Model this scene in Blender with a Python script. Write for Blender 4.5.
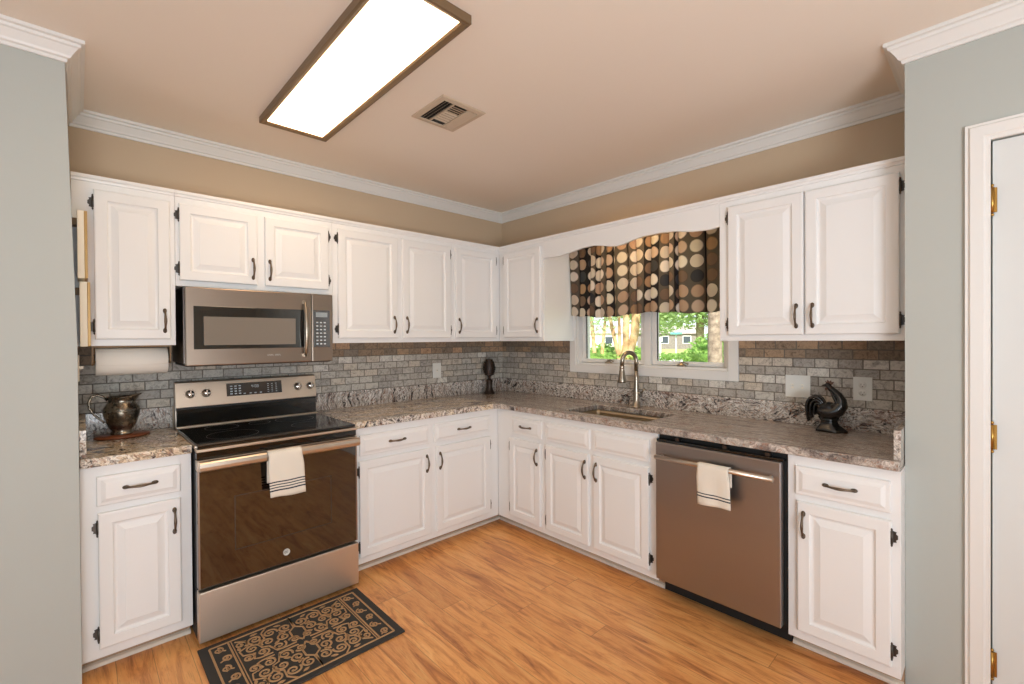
import bpy, bmesh, math, random
from mathutils import Vector, Matrix
R = math.radians
sc = bpy.context.scene
for o in list(bpy.data.objects): bpy.data.objects.remove(o)
COL = sc.collection

# ------------------------------------------------------------------ camera
cd = bpy.data.cameras.new('camera'); cam = bpy.data.objects.new('camera', cd); COL.objects.link(cam)
def cam_setup():
    y, p, r = R(-43.432), R(-0.414), R(-0.4076)
    f = Vector((-math.sin(y)*math.cos(p), math.cos(y)*math.cos(p), math.sin(p)))
    rt = Vector((math.cos(y), math.sin(y), 0)); up = rt.cross(f)
    r2 = rt*math.cos(r)+up*math.sin(r); u2 = -rt*math.sin(r)+up*math.cos(r)
    m = Matrix((r2, u2, -f)).transposed().to_4x4(); m.translation = Vector((-2.8886, -3.1786, 1.3932))
    cam.matrix_world = m
cam_setup()
cd.sensor_width = 36; cd.sensor_fit = 'HORIZONTAL'; cd.lens = 458.04*36/1024; cd.clip_start = .02; cd.clip_end = 300
sc.camera = cam

# ------------------------------------------------------------------ view, world, sun, fill lights
sc.view_settings.view_transform = 'Standard'; sc.view_settings.look = 'None'
sc.view_settings.gamma = 1; sc.view_settings.use_curve_mapping = False
sc.view_settings.exposure = -0.61
cy = sc.cycles
cy.max_bounces = 10; cy.diffuse_bounces = 6; cy.glossy_bounces = 5; cy.transmission_bounces = 6; cy.transparent_max_bounces = 12
cy.sample_clamp_indirect = 6; cy.caustics_reflective = False; cy.caustics_refractive = False
cy.use_denoising = True
w = bpy.data.worlds.new('sky'); sc.world = w; w.use_nodes = True
wn = w.node_tree.nodes; wl = w.node_tree.links; bg = wn['Background']
sky = wn.new('ShaderNodeTexSky'); sky.sky_type = 'HOSEK_WILKIE'; sky.turbidity = 5; sky.sun_direction = (-.5, -.45, .74)
mixw = wn.new('ShaderNodeMixRGB'); mixw.inputs[0].default_value = .75; mixw.inputs[2].default_value = (.86, .92, 1, 1)
wl.new(sky.outputs[0], mixw.inputs[1]); wl.new(mixw.outputs[0], bg.inputs[0]); bg.inputs[1].default_value = 3.2
sd = bpy.data.lights.new('sun', 'SUN'); sd.energy = 13; sd.angle = R(1.5); sd.color = (1, .96, .88)
so = bpy.data.objects.new('sun', sd); COL.objects.link(so); so.rotation_euler = Vector((-.5, -.45, .74)).to_track_quat('Z', 'Y').to_euler()
def area(name, loc, target, sx, sy, e, colr):
    l = bpy.data.lights.new(name, 'AREA'); l.shape = 'RECTANGLE'; l.size = sx; l.size_y = sy; l.energy = e; l.color = colr
    o = bpy.data.objects.new(name, l); COL.objects.link(o); o.location = loc
    o.rotation_euler = (Vector(target)-Vector(loc)).to_track_quat('-Z', 'Y').to_euler(); return o
# cool fill lights added behind the camera; the living room walls have no windows
area('rear_fill', (-3.9, -6.9, 1.3), (-3.2, 0, .9), 3.4, 2.0, 92, (.66, .85, 1))
area('side_fill', (-6.35, -3.4, 1.4), (0, -2.6, 1.6), 2.6, 1.9, 44, (.66, .85, 1))
# added uplight without a fixture, brightens the ceiling from behind the camera
area('ceiling_fill', (-3.1, -4.7, .9), (-2.7, -3.2, 2.55), 1.2, 1.2, 124, (.90, .95, 1))

# ------------------------------------------------------------------ materials
def s2l(c): return tuple(((v/255)/12.92 if v/255 <= .04045 else ((v/255+.055)/1.055)**2.4) for v in c)+(1,)
def mat(name, c, rough=.5, metal=0, spec=.5, **k):
    m = bpy.data.materials.new(name); m.use_nodes = True; b = m.node_tree.nodes['Principled BSDF']
    b.inputs['Base Color'].default_value = s2l(c); b.inputs['Roughness'].default_value = rough; b.inputs['Metallic'].default_value = metal
    b.inputs['Specular IOR Level'].default_value = spec
    for a, v in k.items(): b.inputs[a.replace('_', ' ')].default_value = v
    return m
class N:   # small node helper
    def __init__(s, m): s.m = m; s.t = m.node_tree; s.b = s.t.nodes['Principled BSDF']
    def n(s, typ, **k):
        x = s.t.nodes.new(typ)
        for a, v in k.items():
            if a.startswith('i_'): x.inputs[int(a[2:])].default_value = v
            else: setattr(x, a, v)
        return x
    def l(s, a, b): s.t.links.new(a, b)
    def math(s, op, a, b=None, c=None):
        x = s.n('ShaderNodeMath', operation=op)
        for i, v in enumerate((a, b, c)):
            if v is None: continue
            if isinstance(v, (int, float)): x.inputs[i].default_value = v
            else: s.l(v, x.inputs[i])
        return x.outputs[0]
    def obj(s): return s.n('ShaderNodeTexCoord').outputs['Object']
    def uv(s): return s.n('ShaderNodeTexCoord').outputs['UV']
    def mapping(s, v, scale=(1, 1, 1), rot=(0, 0, 0), loc=(0, 0, 0)):
        x = s.n('ShaderNodeMapping'); s.l(v, x.inputs[0]); x.inputs['Scale'].default_value = scale; x.inputs['Rotation'].default_value = rot; x.inputs['Location'].default_value = loc
        return x.outputs[0]
    def noise(s, v, scale, detail=3, rough=.5, dist=0, out='Fac'):
        x = s.n('ShaderNodeTexNoise'); s.l(v, x.inputs['Vector']); x.inputs['Scale'].default_value = scale; x.inputs['Detail'].default_value = detail
        x.inputs['Roughness'].default_value = rough; x.inputs['Distortion'].default_value = dist; return x.outputs[out]
    def ramp(s, f, stops, interp='LINEAR'):
        x = s.n('ShaderNodeValToRGB'); s.l(f, x.inputs[0]); cr = x.color_ramp; cr.interpolation = interp
        while len(cr.elements) < len(stops): cr.elements.new(.5)
        for e, (p, c) in zip(cr.elements, stops): e.position = p; e.color = s2l(c)
        return x.outputs[0]
    def mix(s, f, a, b, mode='MIX'):
        x = s.n('ShaderNodeMixRGB', blend_type=mode)
        for i, v in enumerate((f, a, b)):
            if isinstance(v, (int, float)): x.inputs[i].default_value = v
            elif isinstance(v, tuple): x.inputs[i].default_value = v
            else: s.l(v, x.inputs[i])
        return x.outputs[0]
    def bump(s, h, strength=.2, dist=.002):
        x = s.n('ShaderNodeBump'); s.l(h, x.inputs['Height']); x.inputs['Strength'].default_value = strength; x.inputs['Distance'].default_value = dist
        s.l(x.outputs[0], s.b.inputs['Normal'])
    def col(s, c): s.l(c, s.b.inputs['Base Color'])

def painted(name, c, rough, bs=.05, scale=180, spec=.4):
    m = mat(name, c, rough, spec=spec); h = N(m); v = h.obj()
    n1 = h.noise(v, 2.2, 3); h.col(h.mix(h.math('MULTIPLY', n1, .10), s2l(c), s2l([x*.93 for x in c])))
    h.bump(h.noise(v, scale, 3), bs, .001); return m
M = {}
M['wall'] = painted('grey_green_wall_paint', (178, 182, 177), .6, .12)
M['wallk'] = painted('beige_inner_wall', (197, 176, 150), .6, .12)  # inner walls: beiger base colour than the outer walls
M['ceil'] = painted('ceiling_paint', (236, 226, 214), .8, .15, 120)
M['trim'] = painted('trim_paint', (226, 225, 222), .35, .03)
M['cab'] = painted('cabinet_paint', (233, 234, 234), .32, .05, 60)
M['cabside'] = painted('cabinet_side_paint', (230, 224, 212), .4, .05, 60)
M['door'] = painted('door_paint', (214, 217, 216), .4, .04)
M['kickwood'] = painted('toe_kick_wood', (176, 150, 124), .5, .05)
M['kick'] = painted('toe_kick_paint', (224, 214, 200), .5, .05)
M['bronze'] = mat('aged_bronze', (112, 98, 84), .38, .9)
M['brass'] = mat('brass', (176, 136, 72), .35, 1)
M['hinge'] = mat('dark_hinge', (84, 80, 76), .4, .8)
M['black'] = mat('black_plastic', (16, 15, 15), .35)
M['gap'] = mat('dark_liner', (22, 21, 20), .6)
M['blackglass'] = mat('black_glass', (9, 8, 8), .06, 0, .8)
M['ovenglass'] = mat('oven_glass', (20, 14, 10), .035, 0, .6, IOR=1.95)
M['mwglass'] = mat('microwave_glass', (24, 21, 20), .08, 0, .9, IOR=1.8)
M['mwinner'] = mat('microwave_mesh_glass', (128, 120, 110), .16, 0, .6)
M['chrome'] = mat('chrome', (215, 210, 205), .12, 1)
M['nickel'] = mat('brushed_nickel', (168, 156, 140), .28, 1)
M['white_plastic'] = mat('white_plastic', (226, 226, 220), .4)
M['slot'] = mat('slot_grey', (120, 118, 112), .5)
M['paper'] = painted('paper_towel', (246, 240, 230), .9, .5, 90, .1)
M['lettering'] = mat('pale_lettering', (214, 212, 205), .5)
M['led'] = mat('display_print', (200, 210, 215), .5); 
M['rubber'] = mat('rubber_mat', (50, 48, 46), .75)
M['tan'] = painted('coir_tan', (184, 148, 110), .9, .6, 300, .1)
M['finialb'] = mat('finial_brown', (48, 32, 22), .35, .3)
M['rooster'] = mat('rooster_black', (22, 19, 17), .22, .1, .7)
M['roostcomb'] = mat('rooster_comb', (92, 62, 46), .4)
M['walnut'] = mat('trivet_wood', (120, 66, 34), .45)
M['frame_white'] = mat('frame_white', (240, 232, 214), .5)
M['frame_gold'] = mat('frame_gold', (176, 142, 86), .4, .3)
M['fixture'] = mat('fixture_bronze', (128, 106, 80), .38, .4)
M['vent'] = mat('vent_paint', (196, 178, 156), .5)
M['cork'] = mat('holder_wood', (150, 118, 80), .5)

def steel(name, c, rough, axis, metal=1):
    m = mat(name, c, rough, metal); h = N(m); sca = [30, 30, 30]; sca[axis] = .6
    v = h.mapping(h.obj(), tuple(sca)); n = h.noise(v, 9, 3, .6)
    big = h.noise(h.mapping(h.obj(), tuple(2.2 if i != axis else .5 for i in range(3))), 2, 2)
    h.l(h.math('MULTIPLY_ADD', n, .14, rough-.05), h.b.inputs['Roughness'])
    h.col(h.mix(h.math('MULTIPLY', big, .35), s2l(c), s2l([x*.86 for x in c]))); h.bump(n, .06, .0006); return m
M['steelx'] = steel('brushed_steel_horizontal', (214, 200, 184), .3, 0)
M['steelm'] = steel('microwave_steel', (160, 144, 130), .3, 0)
M['steelr'] = steel('drawer_steel', (224, 212, 198), .42, 2)
M['steelz'] = steel('brushed_steel_vertical', (172, 158, 146), .32, 2)
M['steeld'] = steel('dishwasher_steel', (168, 164, 164), .33, 0)
M['steeldark'] = steel('dark_steel', (96, 90, 86), .3, 0)
M['sinksteel'] = steel('sink_steel', (196, 178, 152), .36, 0)

def pewter():
    m = mat('tarnished_silver', (110, 102, 90), .26, .95); h = N(m); v = h.obj()
    n = h.noise(v, 14, 5, .65); h.col(h.ramp(n, [(.3, (62, 56, 50)), (.5, (128, 120, 108)), (.62, (176, 164, 144)), (.75, (96, 86, 74))]))
    h.l(h.math('MULTIPLY_ADD', n, .3, .12), h.b.inputs['Roughness']); return m
M['pewter'] = pewter()

def floor_mat():
    m = mat('wood_laminate', (190, 120, 66), .34, spec=.45); h = N(m); v = h.obj()
    sp = h.n('ShaderNodeSeparateXYZ'); h.l(v, sp.inputs[0]); X, Y = sp.outputs[0], sp.outputs[1]
    u = h.math('DIVIDE', h.math('ADD', X, .918), .1245); col = h.math('FLOOR', u); fu = h.math('FRACT', u)
    wn1 = h.n('ShaderNodeTexWhiteNoise', noise_dimensions='1D'); h.l(col, wn1.inputs['W'])
    vv = h.math('ADD', h.math('DIVIDE', Y, 1.21), h.math('MULTIPLY', wn1.outputs[0], 7.3)); row = h.math('FLOOR', vv); fv = h.math('FRACT', vv)
    cmb = h.n('ShaderNodeCombineXYZ'); h.l(col, cmb.inputs[0]); h.l(row, cmb.inputs[1])
    wn2 = h.n('ShaderNodeTexWhiteNoise', noise_dimensions='2D'); h.l(cmb.outputs[0], wn2.inputs['Vector']); rnd = wn2.outputs[0]
    off = h.n('ShaderNodeVectorMath', operation='SCALE'); h.l(wn2.outputs[1], off.inputs[0]); off.inputs[3].default_value = 40
    add = h.n('ShaderNodeVectorMath', operation='ADD'); h.l(v, add.inputs[0]); h.l(off.outputs[0], add.inputs[1])
    g1 = h.noise(h.mapping(add.outputs[0], (8, 1.1, 1)), 2.4, 6, .66, 1.1)
    g2 = h.noise(h.mapping(add.outputs[0], (60, 3.0, 1)), 3, 4, .6, .3)
    base = h.ramp(g1, [(.27, (124, 76, 46)), (.37, (200, 133, 78)), (.50, (236, 170, 104)), (.70, (250, 198, 132))])
    c = h.mix(h.math('MULTIPLY', h.math('GREATER_THAN', .42, g2), .24), base, s2l((140, 82, 44)))
    c = h.mix(h.math('MULTIPLY', g2, .18), c, s2l((214, 152, 96)))
    tint = h.ramp(rnd, [(0, (232, 224, 218)), (.5, (246, 243, 240)), (1, (255, 255, 252))])
    c = h.mix(1, c, tint, 'MULTIPLY')
    e1 = h.math('MINIMUM', fu, h.math('SUBTRACT', 1, fu)); e2 = h.math('MINIMUM', fv, h.math('SUBTRACT', 1, fv))
    gap = h.math('MAXIMUM', h.math('LESS_THAN', e1, .010), h.math('LESS_THAN', e2, .0012))
    c = h.mix(h.math('MULTIPLY', gap, .45), c, s2l((78, 44, 22))); h.col(c)
    h.l(h.math('MULTIPLY_ADD', g1, .18, .24), h.b.inputs['Roughness'])
    h.bump(h.math('SUBTRACT', h.math('MULTIPLY', g2, .3), gap), .12, .002); return m
M['floor'] = floor_mat()

def tile_mat(name, axis):
    m = mat(name, (170, 165, 155), .55, spec=.3); h = N(m); v = h.obj()
    sp = h.n('ShaderNodeSeparateXYZ'); h.l(v, sp.inputs[0]); U, Z = sp.outputs[axis], sp.outputs[2]
    r = h.math('DIVIDE', h.math('SUBTRACT', Z, 1.0285), .0492); row = h.math('FLOOR', r); fr = h.math('FRACT', r)
    half = h.math('MULTIPLY', h.math('MODULO', h.math('ADD', row, 40), 2), .5)
    wr = h.n('ShaderNodeTexWhiteNoise', noise_dimensions='1D'); h.l(row, wr.inputs['W'])
    u = h.math('ADD', h.math('ADD', h.math('DIVIDE', U, .1045), half), h.math('MULTIPLY', wr.outputs[0], .18)); col = h.math('FLOOR', u); fu = h.math('FRACT', u)
    cmb = h.n('ShaderNodeCombineXYZ'); h.l(col, cmb.inputs[0]); h.l(row, cmb.inputs[1]); cmb.inputs[2].default_value = axis*5.3
    wn2 = h.n('ShaderNodeTexWhiteNoise', noise_dimensions='3D'); h.l(cmb.outputs[0], wn2.inputs['Vector'])
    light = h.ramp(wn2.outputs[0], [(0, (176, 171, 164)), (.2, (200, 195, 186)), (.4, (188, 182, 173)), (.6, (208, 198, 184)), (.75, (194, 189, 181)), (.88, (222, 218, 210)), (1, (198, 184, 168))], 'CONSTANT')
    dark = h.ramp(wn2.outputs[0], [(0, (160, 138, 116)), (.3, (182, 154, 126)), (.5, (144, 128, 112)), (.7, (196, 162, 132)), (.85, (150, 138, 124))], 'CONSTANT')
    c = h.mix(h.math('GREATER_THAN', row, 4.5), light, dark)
    off = h.n('ShaderNodeVectorMath', operation='SCALE'); h.l(wn2.outputs[1], off.inputs[0]); off.inputs[3].default_value = 9
    add = h.n('ShaderNodeVectorMath', operation='ADD'); h.l(v, add.inputs[0]); h.l(off.outputs[0], add.inputs[1])
    n = h.noise(add.outputs[0], 42, 7, .75, .8); c = h.mix(1, c, h.ramp(n, [(.3, (150, 148, 146)), (.46, (226, 224, 222)), (.56, (255, 254, 252)), (.7, (206, 204, 200))]), 'MULTIPLY')
    wob = h.math('MULTIPLY', h.noise(v, 60, 2), .05)
    e1 = h.math('ADD', h.math('MULTIPLY', h.math('MINIMUM', fu, h.math('SUBTRACT', 1, fu)), 2.12), wob)
    e2 = h.math('ADD', h.math('MINIMUM', fr, h.math('SUBTRACT', 1, fr)), wob); e = h.math('MINIMUM', e1, e2)
    mr = h.n('ShaderNodeMapRange'); h.l(e, mr.inputs[0]); mr.inputs[1].default_value = .055; mr.inputs[2].default_value = .10
    c = h.mix(mr.outputs[0], s2l((112, 104, 94)), c); h.col(c)
    h.bump(h.math('ADD', mr.outputs[0], h.math('MULTIPLY', n, .25)), .5, .003); return m
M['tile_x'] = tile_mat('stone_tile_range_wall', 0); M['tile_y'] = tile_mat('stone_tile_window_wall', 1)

def granite(name, rotz, stretch, warm, vert=False, seed=0.0):
    m = mat(name, (150, 140, 130), .14, spec=.55); h = N(m); v = h.obj()
    v0 = h.mapping(v, (1, 1, 1), (0, 0, rotz), (seed, seed*.7, 0)) if not vert else h.mapping(v, (1, 1, 1), (0, 0, 0), (seed, 0, 0))
    d = h.noise(v0, 3.2, 4, .6, 0, 'Color')
    sub = h.n('ShaderNodeVectorMath', operation='SUBTRACT'); h.l(d, sub.inputs[0]); sub.inputs[1].default_value = (.5, .5, .5)
    scl = h.n('ShaderNodeVectorMath', operation='SCALE'); h.l(sub.outputs[0], scl.inputs[0]); scl.inputs[3].default_value = .22
    add = h.n('ShaderNodeVectorMath', operation='ADD'); h.l(v0, add.inputs[0]); h.l(scl.outputs[0], add.inputs[1])
    st = h.mapping(add.outputs[0], stretch)
    n1 = h.noise(st, 10 if not vert else 13, 5, .62, .9)
    if warm: stops = [(.35, (44, 42, 44)), (.42, (120, 110, 104)), (.455, (206, 186, 156)), (.51, (238, 224, 198)), (.555, (196, 172, 144)), (.60, (246, 240, 228)), (.68, (130, 116, 108))]
    else: stops = [(.36, (34, 32, 36)), (.42, (92, 86, 86)), (.46, (166, 154, 144)), (.50, (212, 202, 190)), (.54, (120, 112, 108)), (.585, (232, 226, 218)), (.66, (128, 116, 110))]
    c = h.ramp(n1, stops)
    big = h.noise(h.mapping(add.outputs[0], stretch), 2.3, 3, .5)
    n2 = h.noise(h.mapping(add.outputs[0], tuple(x**.5 for x in stretch)), 62, 5, .7)
    blot = h.ramp(n2, [(.38, (26, 25, 28)), (.45, (92, 84, 84)), (.50, (196, 188, 180)), (.6, (238, 234, 228))])
    msk = h.n('ShaderNodeMapRange'); h.l(big, msk.inputs[0]); msk.inputs[1].default_value = .48; msk.inputs[2].default_value = .58
    c = h.mix(h.math('MULTIPLY', msk.outputs[0], .85), c, blot)
    if stretch[0] > 5:   # long dark and pale veins along the window run
        sv = h.mapping(v0, (26, 1.1, 1)); sn = h.noise(sv, 2.4, 5, .65, .7)
        c = h.mix(.72, c, h.ramp(sn, [(.36, (58, 54, 56)), (.43, (130, 120, 114)), (.48, (196, 184, 172)), (.53, (140, 128, 120)), (.57, (222, 214, 204)), (.64, (84, 76, 76))]))
    fl = h.noise(v, 210, 3, .7); c = h.mix(h.math('MULTIPLY', h.math('LESS_THAN', fl, .40), .55), c, s2l((40, 34, 38)))
    vo = h.n('ShaderNodeTexVoronoi'); vo.inputs['Scale'].default_value = 105; vo.inputs['Randomness'].default_value = 1
    h.l(h.mapping(add.outputs[0], tuple(x**.45 for x in stretch)), vo.inputs['Vector']); cr = h.n('ShaderNodeSeparateColor'); h.l(vo.outputs['Color'], cr.inputs[0])
    k = .45 if warm else (.26 if vert else .14)
    c = h.mix(h.math('MULTIPLY', h.math('LESS_THAN', cr.outputs[0], .20), k), c, s2l((38, 34, 36)))
    c = h.mix(h.math('MULTIPLY', h.math('GREATER_THAN', cr.outputs[0], .76), k), c, s2l((244, 238, 226)))
    c = h.mix(h.math('MULTIPLY', h.math('LESS_THAN', cr.outputs[1], .12), .5), c, s2l((150, 104, 78)))
    pk = h.noise(v0, 7, 3, .5); pm = h.n('ShaderNodeMapRange'); h.l(pk, pm.inputs[0]); pm.inputs[1].default_value = .58; pm.inputs[2].default_value = .72
    c = h.mix(h.math('MULTIPLY', pm.outputs[0], .35), c, s2l((150, 108, 92)))
    h.col(c); return m
M['gr_left'] = granite('granite_left', .5, (1, 1.6, 1), True, seed=3.1)
M['gr_mid'] = granite('granite_range_side', .35, (.8, 2.4, 1), True, seed=1.2)
M['gr_win'] = granite('granite_window_side', -.03, (6.5, .55, 1), False, seed=5.4)
M['gr_up_x'] = granite('granite_upstand_range', 0, (3.4, 1, .5), False, True, .4)
M['gr_up_y'] = granite('granite_upstand_window', 0, (1, 1.0, 1.9), False, True, 2.4)

def fabric():
    m = mat('dotted_fabric', (60, 54, 50), .85, spec=.1); h = N(m); v = h.uv()
    sp = h.n('ShaderNodeSeparateXYZ'); h.l(v, sp.inputs[0]); U, V = sp.outputs[0], sp.outputs[1]
    P = .095
    u = h.math('DIVIDE', U, P); cu = h.math('FLOOR', u); fu = h.math('SUBTRACT', h.math('FRACT', u), .5)
    wc = h.n('ShaderNodeTexWhiteNoise', noise_dimensions='1D'); h.l(cu, wc.inputs['W'])
    vv = h.math('ADD', h.math('DIVIDE', V, P*.98), h.math('MULTIPLY', wc.outputs[0], .25)); cv = h.math('FLOOR', vv); fv = h.math('SUBTRACT', h.math('FRACT', vv), .5)
    rr = h.math('SQRT', h.math('ADD', h.math('MULTIPLY', fu, fu), h.math('MULTIPLY', fv, fv)))
    cmb = h.n('ShaderNodeCombineXYZ'); h.l(cu, cmb.inputs[0]); h.l(cv, cmb.inputs[1])
    w2 = h.n('ShaderNodeTexWhiteNoise', noise_dimensions='2D'); h.l(cmb.outputs[0], w2.inputs['Vector'])
    cc = h.ramp(w2.outputs[0], [(0, (204, 190, 176)), (.2, (176, 146, 126)), (.34, (226, 214, 204)), (.52, (116, 94, 80)), (.60, (194, 168, 152)), (.74, (60, 60, 64)), (.8, (212, 200, 186)), (.92, (160, 128, 100))], 'CONSTANT')
    ring = h.math('MULTIPLY', h.math('GREATER_THAN', rr, .385), h.math('GREATER_THAN', w2.outputs[0], .3))
    cc = h.mix(h.math('MULTIPLY', ring, .45), cc, s2l((70, 60, 54)))
    stripe = h.math('GREATER_THAN', h.math('FRACT', h.math('MULTIPLY', cu, .31)), .6)
    bgc = h.mix(stripe, s2l((92, 84, 76)), s2l((40, 37, 38)))
    c = h.mix(h.math('LESS_THAN', rr, .43), bgc, cc); h.col(c)
    tr = h.n('ShaderNodeBsdfTranslucent'); h.l(c, tr.inputs[0]); mx = h.n('ShaderNodeMixShader'); mx.inputs[0].default_value = .35
    out = h.t.nodes['Material Output']; h.l(h.b.outputs[0], mx.inputs[1]); h.l(tr.outputs[0], mx.inputs[2]); h.l(mx.outputs[0], out.inputs[0]); return m
M['fabric'] = fabric()

def towel_mat(z0, stripes):
    m = mat('striped_terry', (232, 226, 214), .95, spec=.1); h = N(m); v = h.uv()
    sp = h.n('ShaderNodeSeparateXYZ'); h.l(v, sp.inputs[0]); V = sp.outputs[1]; c = s2l((228, 221, 208))
    for a, b in stripes:
        k = h.math('MULTIPLY', h.math('GREATER_THAN', V, a), h.math('LESS_THAN', V, b)); c = h.mix(k, c, s2l((52, 58, 70)))
    h.col(c); h.bump(h.noise(h.obj(), 420, 2), .7, .002); return m
M['towel4'] = towel_mat(0, [(.030, .037), (.045, .050), (.058, .063), (.071, .077)])
M['towel2'] = towel_mat(0, [(.036, .042), (.050, .055)])

def glass_mat():
    m = bpy.data.materials.new('window_glass'); m.use_nodes = True; t = m.node_tree; t.nodes.clear()
    o = t.nodes.new('ShaderNodeOutputMaterial'); mx = t.nodes.new('ShaderNodeMixShader'); a = t.nodes.new('ShaderNodeBsdfTransparent'); g = t.nodes.new('ShaderNodeBsdfGlossy')
    g.inputs['Roughness'].default_value = .02; f = t.nodes.new('ShaderNodeFresnel'); f.inputs[0].default_value = 1.3
    t.links.new(f.outputs[0], mx.inputs[0]); t.links.new(a.outputs[0], mx.inputs[1]); t.links.new(g.outputs[0], mx.inputs[2]); t.links.new(mx.outputs[0], o.inputs[0]); return m
M['glass'] = glass_mat()
def emit(name, c, s):
    m = bpy.data.materials.new(name); m.use_nodes = True; b = m.node_tree.nodes['Principled BSDF']; b.inputs['Base Color'].default_value = (.9, .9, .9, 1)
    b.inputs['Emission Color'].default_value = c+(1,); b.inputs['Emission Strength'].default_value = s; return m
M['panel'] = emit('lit_diffuser', (1, .71, .43), 11)
M['undertube'] = emit('lit_tube', (1, .66, .30), 45)
def noisy(name, cols, scale, rough=.8, bs=.3, trans=0):
    m = mat(name, cols[0], rough, spec=.2); h = N(m); n = h.noise(h.obj(), scale, 4, .6)
    h.col(h.ramp(n, [(.3+.4*i/(len(cols)-1), c) for i, c in enumerate(cols)])); h.bump(n, bs, .01)
    if trans:
        tr = h.n('ShaderNodeBsdfTranslucent'); tr.inputs[0].default_value = s2l(cols[-1]); mx = h.n('ShaderNodeMixShader'); mx.inputs[0].default_value = trans
        h.l(h.b.outputs[0], mx.inputs[1]); h.l(tr.outputs[0], mx.inputs[2]); h.l(mx.outputs[0], h.t.nodes['Material Output'].inputs[0])
    return m
M['lawn'] = noisy('lawn', [(120, 140, 70), (168, 180, 104), (186, 190, 120)], 3)
M['leaf'] = noisy('leaf_green', [(70, 112, 44), (120, 158, 78), (168, 196, 110)], 5, .6, .2, .35)
M['leafpale'] = noisy('leaf_pale', [(116, 150, 100), (160, 190, 130), (196, 214, 160)], 3, .6, .2, .4)
M['bark'] = noisy('bark_grey', [(106, 92, 80), (150, 134, 118), (178, 164, 146)], 14, .9, .8)
M['barktan'] = noisy('bark_tan', [(150, 120, 84), (190, 160, 116), (206, 184, 148)], 8, .8, .3)
M['street'] = noisy('street', [(196, 192, 186), (214, 210, 204)], 4)
M['siding'] = noisy('siding', [(214, 214, 210), (230, 230, 226)], 2); M['brickgrey'] = noisy('house_wall', [(120, 112, 108), (150, 142, 136)], 5)
M['roofm'] = noisy('roof_shingle', [(150, 140, 134), (176, 168, 162)], 8); M['winout'] = mat('house_window', (70, 78, 88), .2)
M['teal'] = mat('sign_teal', (110, 186, 176), .5); M['postw'] = mat('post_white', (230, 230, 230), .5)

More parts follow.
